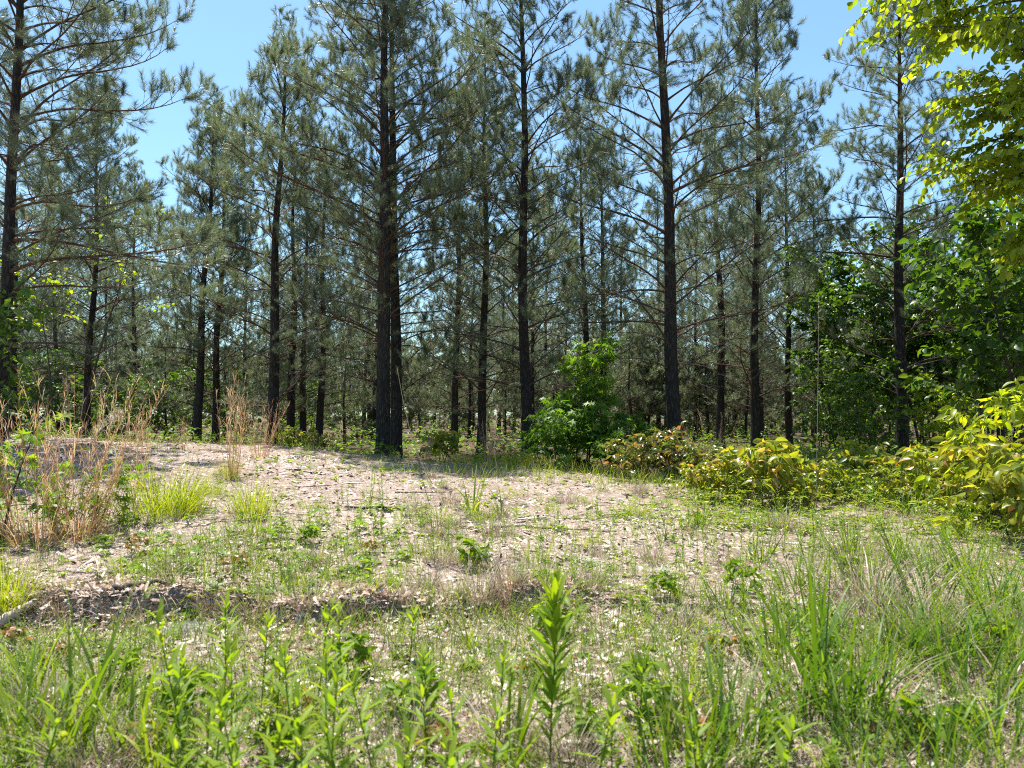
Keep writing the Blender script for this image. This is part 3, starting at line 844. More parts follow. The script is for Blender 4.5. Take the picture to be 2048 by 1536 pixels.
# the tree whose leafy boughs hang in from outside the frame
rng = np.random.default_rng(301)
loc = np.array([6.45, 7.4, float(ground_z(6.45, 7.4)) - 0.05])
wood, P, D, N, S = grow(rng, 8.2, 1, 0.15, 96, 1.9, 19, 0.5, 12, 0.092, 0.085, 0.27, (0, 38), 0.6, (math.pi, 0.62), lambda t: 0.55 + 0.75 * math.sin(min(1, (t - 0.33) / 0.5) * 1.57) - 0.55 * max(0, t - 0.8))
root = thing('broadleaf_tree', 'leafy tree with bright yellow-green boughs hanging in front of the pines', 'tree', loc)
obj('trunk', wood.mesh('broadleaf_wood', [M['stem']], True), root)
leaf_objects(root, rng, 'ovate', 'broad_lit', P, D, N, S, visible_rank(loc, P), 300, 0.45, 0.25)

# hardwood thicket
HW = [leafy_proto(310 + k, 'ovate', 'broad', 0.45, 0.25, H=6.4 - 0.7 * k, n_stems=3, spread=0.22, n_limb=20, limb_len=1.5, n_twig=9, twig_len=0.5, n_leaf=8, size=0.15, stem_r=0.045, limb_from=0.25, base_r=0.25) for k in range(3)]
HWP = [(1690, 19, 0.95, 'hardwood sapling clump at the border between the thicket and the pines'), (1760, 22, 1.05, 'tall hardwood clump directly behind the pine with drooping bare limbs'),
       (1850, 19, 1.0, 'dark hardwood clump beside the pine with drooping bare limbs'), (1930, 20, 1.05, 'dark dense hardwood clump in the middle of the thicket'), (2010, 18, 1.1, 'dark leafy clump at the far end of the hardwood thicket'), (2090, 20, 1.15, 'hardwood clump at the far end of the thicket, behind the others'),
       (1970, 25, 1.15, 'tall hardwood clump showing over the thicket'), (1830, 27, 1.1, 'hardwood clump seen deep through the thicket stems'), (2085, 12.0, 1.1, 'tall full hardwood behind the hanging yellow-green boughs'), (2060, 14.5, 0.85, 'hardwood sapling standing before the thicket behind the bright leafy bush')]
for i, (px, D, s, lab) in enumerate(HWP):
    leafy('hardwood_tree', lab, 'tree', HW[i % 3], gpt(px, D), rngm.uniform(0, 6.28), s, 'hardwood thicket', 'trunk', 'crown')
HWS = [leafy_proto(320 + k, 'ovate', 'broad_lit', 0.3, 0.2, H=2.6, n_stems=3, spread=0.3, n_limb=12, limb_len=0.8, n_twig=6, twig_len=0.35, n_leaf=6, size=0.115, stem_r=0.018, limb_from=0.15, base_r=0.15) for k in range(2)]
HWD = [leafy_proto(325 + k, 'ovate', 'broad', 0.55, 0.25, H=2.6, n_stems=3, spread=0.3, n_limb=12, limb_len=0.8, n_twig=5, twig_len=0.35, n_leaf=5, size=0.11, stem_r=0.018, limb_from=0.15, base_r=0.15) for k in range(2)]
for i, (px, D, s, lab) in enumerate([(1680, 16, 0.95, 'green leafy sapling in front of the thicket border'), (1650, 18, 1.15, 'bright leafy sapling beside the thin pine of the thicket border'), (1880, 14, 0.75, 'low leafy sapling under the pine with drooping bare limbs'),
                                     (1745, 14.5, 0.7, 'low leafy sapling at the foot of the pine before the thicket')]):
    leafy('sapling', lab, 'sapling', (HWD, HWS)[i == 2][i % 2], gpt(px, D), 1.3 * i, s, 'saplings before the thicket')

# a vine-hung sapling behind the long-limbed pine, and scattered green saplings in the stand
vp = leafy_proto(330, 'ovate', 'broad_lit', 0.35, 0.2, H=5.6, n_stems=2, spread=0.25, n_limb=10, limb_len=1.9, n_twig=4, twig_len=0.45, n_leaf=4, size=0.10, stem_r=0.035, limb_from=0.6, base_r=0.2)
leafy('sapling', 'thin sapling with scattered lime leaves tangled in the long-limbed pine', 'sapling', vp, gpt(120, 14.6), 0.4, 0.95, None)
leafy('sapling', 'leafy green sapling hugging the trunk of the long-limbed pine', 'sapling', HWD[0], gpt(-75, 9.8), 2.0, 1.0, None)
for i, (px, D, s) in enumerate([(300, 26, 1.1), (235, 24, 0.9), (345, 30, 1.5), (140, 26, 1.3), (60, 25, 1.4), (-30, 22, 1.3), (620, 28, 1.0), (455, 29, 1.2), (700, 30, 0.9)]):
    leafy('sapling', 'small green hardwood sapling growing in the shade between pine trunks', 'sapling', HWD[i % 2], gpt(px, D), 0.9 * i, s, 'saplings under the pines')

# the lobed-leaf sapling in the middle
def lobed_sapling(label, loc, seed, limit, kw, tmean=0.45, mat='gum'):
    rng = np.random.default_rng(seed)
    wood, P, D, N, S = grow(rng, **kw)
    root = thing('lobed_sapling', label, 'sapling', loc)
    obj('stem', wood.mesh('stems', [M['stem']], True), root)
    leaf_objects(root, rng, 'star', mat, P, D, N, S, visible_rank(loc, P), limit, tmean, 0.22)
    return root
lobed_sapling('bright green star-leaved sapling in front of the pine trunks', gpt(1163, 12.2), 340, 300, dict(H=2.2, n_stems=3, spread=0.12, n_limb=14, limb_len=0.52, n_twig=6, twig_len=0.26, n_leaf=6, size=0.145, stem_r=0.016, limb_from=0.12, base_r=0.12, droop=0.6))
lobed_sapling('low star-leaved sapling crowding the foot of the taller one', gpt(1112, 11.8), 341, 200, dict(H=1.15, n_stems=3, spread=0.45, n_limb=10, limb_len=0.5, n_twig=5, twig_len=0.25, n_leaf=6, size=0.14, stem_r=0.012, limb_from=0.12, base_r=0.15, droop=0.6), 0.3)
lobed_sapling('dark low star-leaved sapling between the taller one and the red-leaved bushes', gpt(1222, 12.0), 342, 200, dict(H=1.0, n_stems=3, spread=0.5, n_limb=10, limb_len=0.5, n_twig=5, twig_len=0.25, n_leaf=6, size=0.14, stem_r=0.012, limb_from=0.12, base_r=0.15, droop=0.6), 0.2)
lobed_sapling('star-leaved seedling with dark stems beside the tall tan grass clump', gpt(0, 6.0), 343, 220, dict(H=0.98, n_stems=2, spread=0.3, n_limb=7, limb_len=0.34, n_twig=2, twig_len=0.2, n_leaf=5, size=0.125, stem_r=0.013, limb_from=0.2, base_r=0.08, droop=0.6), 0.55)
lobed_sapling('low trailing star-leaved seedling in front of the tall tan grass clump', gpt(150, 6.3), 344, 200, dict(H=0.62, n_stems=4, spread=0.6, n_limb=6, limb_len=0.3, n_twig=2, twig_len=0.16, n_leaf=4, size=0.1, stem_r=0.008, limb_from=0.15, base_r=0.16, droop=0.5), 0.5)

# the bright bush at the edge, leaf by leaf
def bush(label, loc, seed, limit, mat, leaf, kw, tmean=0.5, tsd=0.25, name='bush'):
    rng = np.random.default_rng(seed)
    wood, P, D, N, S = grow(rng, **kw)
    root = thing(name, label, 'bush', loc)
    obj('stem', wood.mesh('stems', [M['stem']], True), root)
    leaf_objects(root, rng, leaf, mat, P, D, N, S, visible_rank(loc, P), limit, tmean, tsd)
bush('bright yellow-green bush with long pointed leaves before the thicket', gpt(2010, 7.6), 350, 300, 'broad_lit', 'oblong', dict(H=1.35, n_stems=4, spread=0.45, n_limb=10, limb_len=0.6, n_twig=3, twig_len=0.28, n_leaf=6, size=0.13, stem_r=0.014, limb_from=0.2, base_r=0.15, droop=0.55), 0.6)
bush('large pale-leaved bush hanging low over the grass under the bright bush', gpt(2055, 6.6), 351, 300, 'shrub', 'oblong', dict(H=0.95, n_stems=4, spread=0.6, n_limb=9, limb_len=0.5, n_twig=3, twig_len=0.25, n_leaf=6, size=0.13, stem_r=0.012, limb_from=0.15, base_r=0.2, droop=0.55), 0.4)

SHR = [leafy_proto(360 + k, 'oblong', 'shrub', (0.12, 0.34, 0.42, 0.2)[k], 0.26, H=(0.5, 0.66, 0.8, 0.58)[k], n_stems=5, spread=0.55, n_limb=(5, 6, 6, 7)[k], limb_len=(0.28, 0.34, 0.4, 0.3)[k], n_twig=2, twig_len=0.18, n_leaf=5, size=(0.085, 0.10, 0.135, 0.075)[k], stem_r=0.007, limb_from=0.2, base_r=0.14, droop=0.45) for k in range(4)]
RSH = [leafy_proto(370 + k, 'oblong', 'red_shrub', 0.5, 0.28, H=0.85, n_stems=5, spread=0.5, n_limb=6, limb_len=0.4, n_twig=3, twig_len=0.2, n_leaf=6, size=0.11, stem_r=0.009, limb_from=0.2, base_r=0.15, droop=0.55) for k in range(2)]
for i, (px, D, s) in enumerate([(1268, 10.6, 0.85), (1325, 10.8, 0.95), (1385, 10.4, 0.8)]):
    leafy('red_leaved_bush', 'bush with reddish and dark green leaves below the big leaning pine', 'bush', RSH[i % 2], gpt(px, D), 1.1 * i, s, 'red-leaved bushes')
for i, (px, D, s) in enumerate([(1400, 9.0, 0.8), (1455, 9.3, 0.95), (1522, 8.8, 1.05), (1500, 9.8, 1.1), (1585, 9.0, 0.95), (1640, 9.4, 1.0), (1700, 9.0, 0.9), (1760, 9.4, 1.05), (1810, 8.7, 0.95), (1865, 9.2, 0.95), (1905, 8.4, 1.0), (1950, 8.9, 0.95), (2000, 8.2, 0.95), (2060, 8.8, 1.1), (1690, 10.3, 1.1), (1840, 10.4, 1.1), (1570, 10.6, 1.15), (1960, 7.6, 0.75), (2110, 8.0, 1.0)]):
    lab = 'yellow bush with orange-tipped new leaves standing above its neighbours' if i == 2 else 'low yellow-green bush in the bank of bushes before the thicket'
    leafy('yellow_bush', lab, 'bush', SHR[(2, 0, 2, 3, 1, 3, 0, 1, 3, 0, 2, 1, 0, 3, 1, 3, 0, 2, 1)[i]], gpt(px, D), 0.8 * i, s * (0.8, 1.05, 0.92)[i % 3] if i != 2 else s, None if i == 2 else 'low yellow-green bushes')
for i, (px, D, s, lab) in enumerate([(395, 13.4, 0.6, 'low green bush on the mound crest under the leaning pair of pines'), (590, 12.8, 0.7, 'yellow-leaved bush on the mound crest below the dark trio of boles'), (640, 12.4, 0.45, 'small reddish bush on the mound crest beside the yellow-leaved one'),
                                     (880, 12.6, 0.7, 'thin yellowish bush between the furrowed mound pine and the grey brush'), (1050, 11.2, 0.5, 'small bush with yellow leaves at the foot of the tall straight pine')]):
    leafy('mound_bush', lab, 'bush', (SHR + RSH)[[0, 1, 4, 2, 3][i]], gpt(px, D), 2.1 * i, s)

# ------------------------------------------------------------------ grasses
def clump_mesh(seed, n, h, w, spread, lean, bend, mat, tm=0.5, ts=0.2, nseg=5, r=0.08, dry=0.0):
    rng = np.random.default_rng(seed)
    a = rng.uniform(0, 6.28, n); rr = r * np.sqrt(rng.uniform(0, 1, n))
    base = np.stack([rr * np.cos(a), rr * np.sin(a), np.full(n, -0.02)], -1)
    az = a + rng.normal(0, 0.7, n)
    v, f, k = blades(base, az, h * rng.uniform(0.45, 1.1, n), w * rng.uniform(0.6, 1.2, n), rng.uniform(0.02, lean, n) + rr / r * 0.15, bend * rng.uniform(0.1, 1.2, n), nseg, rng.normal(0, 0.5, n))
    g = Geo().add(v, f, 0, np.repeat(np.clip(rng.normal(tm, ts, n), 0, 1), k))
    mats = [M[mat]]
    if dry > 0:
        m = int(n * dry)
        a = rng.uniform(0, 6.28, m); rr = r * 1.2 * np.sqrt(rng.uniform(0, 1, m))
        base = np.stack([rr * np.cos(a), rr * np.sin(a), np.full(m, -0.02)], -1)
        v, f, k = blades(base, a + rng.normal(0, 0.6, m), h * rng.uniform(0.2, 0.7, m), w * 0.7 * rng.uniform(0.6, 1.2, m), rng.uniform(0.2, 1.0, m), rng.uniform(0.3, 1.4, m), 4, rng.normal(0, 0.6, m))
        g.add(v, f, 1, np.repeat(rng.uniform(0.1, 0.9, m), k)); mats.append(M['straw'])
    return g.mesh('grass_blades', mats)

FINE = [clump_mesh(400 + k, 260, 0.42, 0.0055, 0.2, 0.5, 0.9, 'lime', 0.5, 0.2, 5, 0.17, 0.35) for k in range(2)]
TALL = [clump_mesh(410 + k, 30 + 7 * k, 0.62, 0.017, 0.2, 0.42, 1.1, 'grass', 0.2, 0.22, 6, 0.12 + 0.02 * k, 0.5) for k in range(4)]
BROAD = [clump_mesh(420 + k, 16, 0.6, 0.026, 0.2, 0.4, 1.2, 'grass', 0.45, 0.15, 7, 0.07, 0.4) for k in range(3)]
DRY = [clump_mesh(430 + k, 150, 0.42, 0.006, 0.2, 0.5, 1.3, 'straw', 0.5, 0.25, 5, 0.14) for k in range(2)]

def put(name, label, cat, me, p, rotz, s, group=None):
    o = thing(name, label, cat, p, rotz, group, me)
    o.scale = (s, s, s)
    return o
def clump(me_list, i, px, py, h_px, h0, label, group=None, name='grass_clump'):
    p = on_ground(px, py)[0]
    s = h_px / FPX * p[1] / h0
    return put(name, label, 'grass', me_list[i % len(me_list)], p, 1.7 * i, s, group)
clump(FINE, 0, 318, 1035, 150, 0.40, 'dense lime-green grass clump, the largest on the bare chip mound')
clump(FINE, 1, 368, 1030, 110, 0.40, 'lime-green grass tuft touching the largest clump on the chip mound')
clump(FINE, 1, 505, 1032, 100, 0.40, 'rounded lime-green grass tuft alone on bare chips')
clump(FINE, 0, 455, 955, 45, 0.40, 'small lime tuft at the foot of broomsedge on the mound')
clump(FINE, 0, 425, 990, 40, 0.40, 'small lime tuft between the two larger lime grass clumps')
clump(FINE, 1, 15, 1220, 130, 0.40, 'fine green grass tuft at the end of the eroded bank')
clump(BROAD, 0, 945, 1030, 105, 0.55, 'broad-bladed green grass standing on the crest of the chip mound')
clump(BROAD, 1, 1005, 1035, 70, 0.55, 'smaller broad-bladed grass beside the taller one on the mound')
clump(TALL, 0, 1905, 965, 85, 0.55, 'arching pale green grass between the yellow bushes and the bright bush')
clump(TALL, 1, 1870, 990, 80, 0.55, 'arching grass in the bank of yellow bushes')
for i, (px, py, h) in enumerate([(1600, 1440, 290), (1660, 1420, 330), (1720, 1440, 250), (1560, 1330, 190), (1790, 1330, 200), (1640, 1270, 180), (1420, 1530, 300), (1350, 1560, 250), (1470, 1500, 210), (1890, 1320, 200), (1960, 1400, 250), (2030, 1330, 200), (1850, 1220, 170), (1990, 1230, 170), (1750, 1200, 150), (1600, 1180, 120), (1930, 1160, 130), (2010, 1530, 260), (1890, 1560, 230), (1720, 1560, 200), (1450, 1230, 110), (1520, 1130, 90), (1700, 1110, 95), (1810, 1120, 100), (1330, 1090, 70), (1400, 1060, 65), (1480, 1000, 80), (1600, 1005, 90), (1740, 1010, 85), (1820, 1030, 90), (1930, 1050, 95), (1670, 990, 80), (1560, 1020, 75)]):
    clump(TALL, i, px, py, h, 0.55, 'tall green grass clump on the weedy ground below the bushes', 'tall green grass clumps')
for i, (px, py, h) in enumerate([(150, 1500, 300), (215, 1430, 210), (265, 1520, 260), (60, 1400, 170), (40, 1520, 260), (110, 1540, 200), (320, 1560, 220), (1020, 1540, 260), (940, 1300, 90)]):
    clump(BROAD, i, px, py, h, 0.55, 'arching broad-bladed grass below the eroded bank', 'broad-bladed grasses below the bank')
for i, (px, py, h) in enumerate([(960, 1200, 95), (1010, 1180, 85), (1740, 1230, 180), (1830, 1290, 160), (1360, 1260, 80), (60, 1480, 150), (180, 1560, 160), (1000, 1480, 120), (1130, 1540, 130), (820, 1500, 120), (1560, 1060, 60), (1450, 1140, 60), (120, 1235, 70), (260, 1250, 60), (420, 1225, 60), (510, 1240, 80), (610, 1215, 55), (700, 1235, 70), (800, 1210, 60), (860, 1180, 60), (340, 1150, 50), (640, 1130, 50), (1090, 1230, 70), (1180, 1180, 60), (900, 1010, 50), (1130, 1010, 45)]):
    clump(DRY, i, px, py, h, 0.36, 'dead straw-coloured grass tuft among the green weeds', 'dead grass tufts', 'dry_grass_tuft')

def sedge_mesh(seed, n, h, r, spread):
    """dead broomsedge: stiff orange culms with feathery slivers on the upper half"""
    rng = np.random.default_rng(seed)
    g = Geo()
    for q in range(n):
        a = rng.uniform(0, 6.28); rr = r * math.sqrt(rng.uniform())
        L = h * rng.uniform(0.55, 1.08)
        p0 = np.array([rr * math.cos(a), rr * math.sin(a), -0.02])
        ln = rng.uniform(0.0, spread) + rr / r * spread * 0.5
        pts = bend_path(rng, p0, (math.cos(a) * ln, math.sin(a) * ln, 1), L, 6, lambda t: -0.25, 0.035)
        v, f = tube(pts, np.linspace(0.0024, 0.0011, 7), 3, False)
        t = rng.uniform(0.2, 0.8); g.add(v, f, 0, t)
        m = int(rng.integers(8, 16))
        tt = rng.uniform(0.35, 1.0, m); kk = np.minimum(5, (tt * 6).astype(int))
        base = pts[kk] + (pts[kk + 1] - pts[kk]) * (tt * 6 - kk)[:, None]
        v, f, k = blades(base, rng.uniform(0, 6.28, m), rng.uniform(0.05, 0.16, m), rng.uniform(0.002, 0.005, m), rng.uniform(0.1, 0.5, m), rng.uniform(0.0, 1.3, m), 3)
        g.add(v, f, 0, np.repeat(np.clip(t + rng.normal(0.2, 0.2, m), 0, 1), k))
    m = n * 2
    a = rng.uniform(0, 6.28, m); rr = r * np.sqrt(rng.uniform(0, 1, m))
    base = np.stack([rr * np.cos(a), rr * np.sin(a), np.full(m, -0.02)], -1)
    v, f, k = blades(base, a, h * rng.uniform(0.15, 0.45, m), rng.uniform(0.003, 0.005, m), rng.uniform(0.1, 0.6, m), rng.uniform(0.2, 1.6, m), 4)
    g.add(v, f, 0, np.repeat(rng.uniform(0.1, 0.9, m), k))
    return g.mesh('broomsedge_culms', [M['sedge']])
SED = [sedge_mesh(440, 58, 1.15, 0.26, 0.34), sedge_mesh(441, 42, 1.15, 0.17, 0.3), sedge_mesh(442, 22, 1.15, 0.07, 0.12)]
for (k, px, py, h, lab) in [(0, 80, 1085, 330, 'tall dense tan grass clump with feathery tops beside the star-leaved seedling'), (1, 155, 1080, 310, 'orange-tan tall grass clump leaning outward from the dense tan clump'),
                            (2, 462, 955, 215, 'slim column of dry orange grass rising from the bare chip mound'), (2, 278, 975, 170, 'thin dry orange grass stems behind the largest lime grass clump'),
                            (1, 520, 915, 110, 'dry tan grass on the mound crest below the dense-needled pine'), (2, 975, 935, 110, 'reddish dry stalks beside the grey brush below the slim pine'), (2, 855, 925, 70, 'thin dry stalks on the mound crest next to the furrowed pine'),
                            (2, 365, 900, 70, 'dry grass wisps on the mound crest by the leaning pair'), (1, 1420, 960, 130, 'dry grey-tan grass standing behind the yellow bushes'), (2, 1010, 1240, 130, 'short dry orange stems on the eroded bank')]:
    clump(SED, k, px, py, h, 1.1, lab, None, 'broomsedge_clump')

# arching feather plume, lone stalks
def stalk(label, pts_px, D, r, mat, name='dry_stalk', head=None):
    P = np.array([at_depth(x, y, D) for x, y in pts_px])
    base = P[0].copy(); base[2] = float(ground_z(base[0], base[1])) - 0.03
    P[0] = base
    t = np.linspace(0, 1, len(P)); tt = np.linspace(0, 1, 14)
    Q = np.stack([np.interp(tt, t, P[:, c]) for c in range(3)], -1) - base
    o = thing(name, label, 'stalk', base)
    v, f = tube(Q, np.linspace(r, r * 0.45, 14), 5)
    obj('stem', Geo().add(v, f, 0, 0.75).mesh('stalk_stem', [M[mat]], True), o)
    if head:
        rng = np.random.default_rng(abs(int(pts_px[0][0])))
        m = head[1]; u = rng.uniform(head[0], 1, m) * 13; k = np.minimum(12, u.astype(int))
        b = Q[k] + (Q[k + 1] - Q[k]) * (u - k)[:, None]
        v, f, kk = blades(b, rng.uniform(0, 6.28, m), np.full(m, head[2]) * rng.uniform(0.5, 1.2, m), np.full(m, head[3]), rng.uniform(0.1, 0.9, m), rng.uniform(0, 1.0, m), 3)
        obj('seed_head', Geo().add(v, f, 0, np.repeat(rng.uniform(0.4, 1, m), kk)).mesh('seed_head', [M[mat]]), o)
stalk('tall bare pale stalk leaning across the furrowed mound pine', [(868, 1010), (845, 930), (822, 870), (806, 800), (794, 735)], 9.0, 0.006, 'straw')
stalk('very tall thin straw with slim seed spike before the thicket border', [(1632, 1010), (1634, 900), (1636, 760), (1638, 590)], 8.6, 0.0045, 'straw', head=(0.75, 26, 0.05, 0.006))
stalk('pale dry stalk with fluffy seed head in front of the grey brush', [(998, 960), (988, 900), (992, 850), (996, 812)], 10.0, 0.005, 'straw', head=(0.5, 60, 0.06, 0.008))
stalk('pale feathery grass plume arching out of the tan grass clump', [(150, 1010), (172, 900), (200, 860), (245, 826)], 5.9, 0.003, 'straw', 'grass_plume', head=(0.45, 90, 0.09, 0.005))
stalk('dark bent stem curving up from the chips below the tall bare stalk', [(890, 1130), (868, 1040), (845, 960), (836, 915)], 7.4, 0.004, 'dead')

# grey brush of dead twigs between the pines
def brush_mesh(seed, n, h, r):
    rng = np.random.default_rng(seed); g = Geo()
    for q in range(n):
        a = rng.uniform(0, 6.28); rr = r * math.sqrt(rng.uniform())
        p = np.array([rr * math.cos(a), rr * math.sin(a), -0.02])
        pts = bend_path(rng, p, (rng.normal(0, 0.5), rng.normal(0, 0.5), 1), h * rng.uniform(0.4, 1.1), 5, lambda t: -0.5, 0.14)
        v, f = tube(pts, np.linspace(0.0045, 0.0015, 6), 3, False); g.add(v, f)
        for w in range(4):
            k = int(rng.integers(1, 5))
            tp = bend_path(rng, pts[k], norm(pts[k + 1 if k < 5 else k] - pts[k - 1] + rng.normal(0, 0.3, 3)), h * rng.uniform(0.15, 0.45), 3, lambda t: -0.2, 0.15)
            v, f = tube(tp, [0.0022, 0.0016, 0.0013, 0.001], 3, False); g.add(v, f)
    return g.mesh('twigs', [M['dead']])
BR = [brush_mesh(450, 60, 0.8, 0.4), brush_mesh(451, 40, 0.7, 0.35)]
for i, (px, D, s, lab) in enumerate([(1010, 13.6, 1.0, 'tangle of grey dead twigs between the slim pine and the tall straight pine'), (950, 14.5, 0.8, 'grey dead twigs in front of the slim dark pine'), (1425, 13.0, 1.0, 'hazy grey brush behind the yellow bushes, beside the big leaning pine'), (1560, 13.5, 1.0, 'dead brush under the flecked-bark pine'), (1700, 12.5, 0.8, 'dry brush between the yellow bushes and the thicket saplings')]):
    put('dead_brush', lab, 'brush', BR[i % 2], gpt(px, D), i, s)
put('dead_brush', 'soft grey-brown tangle of dry stems on the lip of the eroded bank', 'brush', BR[1], on_ground(985, 1150)[0], 0.5, 0.42)

# ------------------------------------------------------------------ goldenrod and other tall weeds of the foreground
def goldenrod(label, p, h, seed, n_leaf=26, leaf=0.1, group=None, lean=0.06, rise=0):
    rng = np.random.default_rng(seed)
    root = thing('goldenrod', label, 'weed', p, 0, group)
    az = rng.uniform(0, 6.28)
    pts = bend_path(rng, (0, 0, -0.02), (math.cos(az) * lean, math.sin(az) * lean, 1), h * 0.93 + 0.02, 8, lambda t: 0.1, 0.025)
    v, f = tube(pts, np.linspace(0.0036, 0.0018, 9), 6)
    obj('stem', Geo().add(v, f, 0, 0.4).mesh('goldenrod_stem', [M['golden']], True), root)
    ms = leaf_meshes('lance', 'golden')
    for q in range(n_leaf):
        u = (q + 0.5) / n_leaf
        t = 0.12 + 0.88 * u ** 0.72
        k = min(7, int(t * 8)); b = pts[k] + (pts[min(8, k + 1)] - pts[k]) * min(1, t * 8 - k)
        a = q * 2.4 + rng.uniform(-0.3, 0.3)
        el = math.radians((22 + rise + 30 * t + (22 * (t - 0.85) / 0.15 if t > 0.85 else 0)) + rng.uniform(-16, 14))
        d = np.array([[math.cos(a) * math.cos(el), math.sin(a) * math.cos(el), math.sin(el)]])
        nr = np.array([[-math.cos(a) * math.sin(el), -math.sin(a) * math.sin(el), math.cos(el)]]) + rng.normal(0, 0.15, 3)
        B = basis(d, nr)[0]
        s = leaf * rng.uniform(0.75, 1.15) * (0.8 + 0.5 * math.sin(math.pi * min(1, t * 0.9))) * (0.8 if t > 0.93 else 1)
        o = obj('leaf', ms[int(np.clip(rng.normal(0.3 + 0.45 * t, 0.15) * 6, 0, 5))], root)
        m = Matrix.Identity(4)
        for r in range(3):
            for c in range(3): m[r][c] = float(B[r, c] * s)
            m[r][3] = float(b[r])
        o.matrix_basis = m
    return root
goldenrod('tall single goldenrod shoot with dense upright leaves, alone in front of the bank', by_top(1100, 1150, 0.68), 0.68, 500, 66, 0.115, lean=0.0, rise=14)
GR = [(395, 1180, .52), (350, 1290, .42), (455, 1195, .5), (545, 1150, .55), (500, 1330, .4), (605, 1260, .46), (640, 1190, .5), (690, 1180, .52), (715, 1290, .42), (585, 1390, .36), (420, 1400, .36), (480, 1260, .46), (660, 1330, .4), (745, 1400, .34), (540, 1450, .32), (380, 1460, .32), (620, 1470, .3), (700, 1440, .34), (300, 1390, .36), (440, 1480, .28), (760, 1330, .34), (800, 1450, .28), (1270, 1330, .4), (1320, 1420, .34), (930, 1470, .26), (980, 1400, .3), (1220, 1440, .3), (860, 1380, .26), (600, 1180, .48), (520, 1220, .48), (560, 1300, .44), (670, 1250, .46), (430, 1270, .44)]
GR += [(250, 1300, .4), (860, 1300, .36), (910, 1390, .3), (1000, 1290, .3), (1180, 1380, .34), (200, 1420, .3), (90, 1370, .34), (1400, 1380, .32), (1540, 1430, .3), (820, 1220, .3)]
for i, (px, py, h) in enumerate(GR):
    h *= (1.25, 1.05, 0.9, 1.15)[i % 4]
    if i % 5 == 3: continue
    goldenrod('leafy goldenrod shoot in the thick patch below the eroded bank' if px < 830 else 'short leafy weed shoot scattered on the straw below the bank', by_top(px, py, h), h, 510 + i, 22 if py < 1350 else 17, 0.084, 'goldenrod shoots below the bank' if px < 830 else 'scattered leafy shoots', 0.16)

def weed_mesh(seed, h, n, leaf, r=0.0025):
    rng = np.random.default_rng(seed); g = Geo()
    pts = bend_path(rng, (0, 0, -0.02), (rng.normal(0, .08), rng.normal(0, .08), 1), h, 6, lambda t: 0.1, 0.04)
    v, f = tube(pts, np.linspace(r, r * 0.5, 7), 4); g.add(v, f, 0, 0.4)
    t = np.linspace(0.08, 1, n); kk = np.minimum(5, (t * 6).astype(int))
    P = pts[kk] + (pts[kk + 1] - pts[kk]) * (t * 6 - kk)[:, None]
    a = np.arange(n) * 2.4 + rng.uniform(-.3, .3, n); el = np.radians(rng.uniform(25, 65, n))
    D = np.stack([np.cos(a) * np.cos(el), np.sin(a) * np.cos(el), np.sin(el)], -1)
    N = np.stack([-np.cos(a) * np.sin(el), -np.sin(a) * np.sin(el), np.cos(el)], -1)
    v, f, tt = leaf_geo(rng, 'lance', P, D, N, leaf * rng.uniform(0.6, 1.2, n) * (1.1 - 0.5 * t), 0.5, 0.22)
    g.add(v, f, 0, tt)
    return g.mesh('weed', [M['golden']])
WD = [weed_mesh(600 + k, 0.4, 34, 0.055) for k in range(5)]
rw = np.random.default_rng(61)
for i, (px, py, h) in enumerate([(870, 1130, 105), (897, 1110, 80), (765, 1020, 100), (742, 1010, 85), (1010, 1090, 55), (765, 1090, 60), (740, 1030, 95)]):
    p = on_ground(px, py)[0]
    put('weed_stem', 'slim upright weed stem on the bare chip slope above the bank', 'weed', WD[i % 5], p, 1.1 * i, h / FPX * p[1] / 0.4, 'weed stems on the chip slope')
regions = [((560, 1300), (1030, 1170), 46, 0.10, 0.28), ((1300, 2040), (1050, 1250), 110, 0.2, 0.4), ((180, 560), (1050, 1160), 24, 0.1, 0.24), ((830, 1330), (1200, 1420), 26, 0.1, 0.22), ((1300, 2040), (1250, 1530), 34, 0.12, 0.3), ((0, 380), (1250, 1530), 26, 0.12, 0.28)]
for (xa, xb), (ya, yb), n, h0, h1 in regions:
    pts = on_ground(rw.uniform(xa, xb, n), rw.uniform(ya, yb, n))
    for p in pts:
        put('weed_stem', 'small leafy green weed stem scattered over the straw and chips', 'weed', WD[int(rw.integers(0, 5))], p, rw.uniform(0, 6.28), rw.uniform(h0, h1) / 0.4, 'small weed stems')

# ------------------------------------------------------------------ loose wood
def strip_mesh(seed, L, w, th):
    rng = np.random.default_rng(seed); n = 9
    x = np.linspace(-0.5, 0.5, n) * L
    wd = w * (0.35 + 0.65 * np.sin(np.linspace(0.15, math.pi - 0.15, n))) * rng.uniform(0.7, 1.2, n) * 0.5
    yc = rng.normal(0, 0.12 * w, n).cumsum() * 0.5; z = th + 0.06 * L * (np.linspace(-1, 1, n) ** 2) * rng.uniform(0.2, 1.0)
    rows = []
    for q in range(n):
        rows += [[x[q], yc[q] - wd[q], z[q] + 0.25 * wd[q]], [x[q], yc[q], z[q] + th * 0.4], [x[q], yc[q] + wd[q], z[q] + 0.25 * wd[q]], [x[q], yc[q], z[q] - th]]
    F = []
    for q in range(n - 1):
        for s in range(4):
            a, b = 4 * q + s, 4 * q + (s + 1) % 4
            F += [[a, b, b + 4], [a, b + 4, a + 4]]
    e = 4 * (n - 1)
    F += [[0, 2, 1], [0, 3, 2], [e, e + 1, e + 2], [e, e + 2, e + 3]]
    return Geo().add(rows, F, 0, float(rng.uniform(0.6, 1.0))).mesh('bark_strip', [M['chip']])
STR = [strip_mesh(700 + k, 0.4, 0.055, 0.008) for k in range(6)]
rs = np.random.default_rng(71)
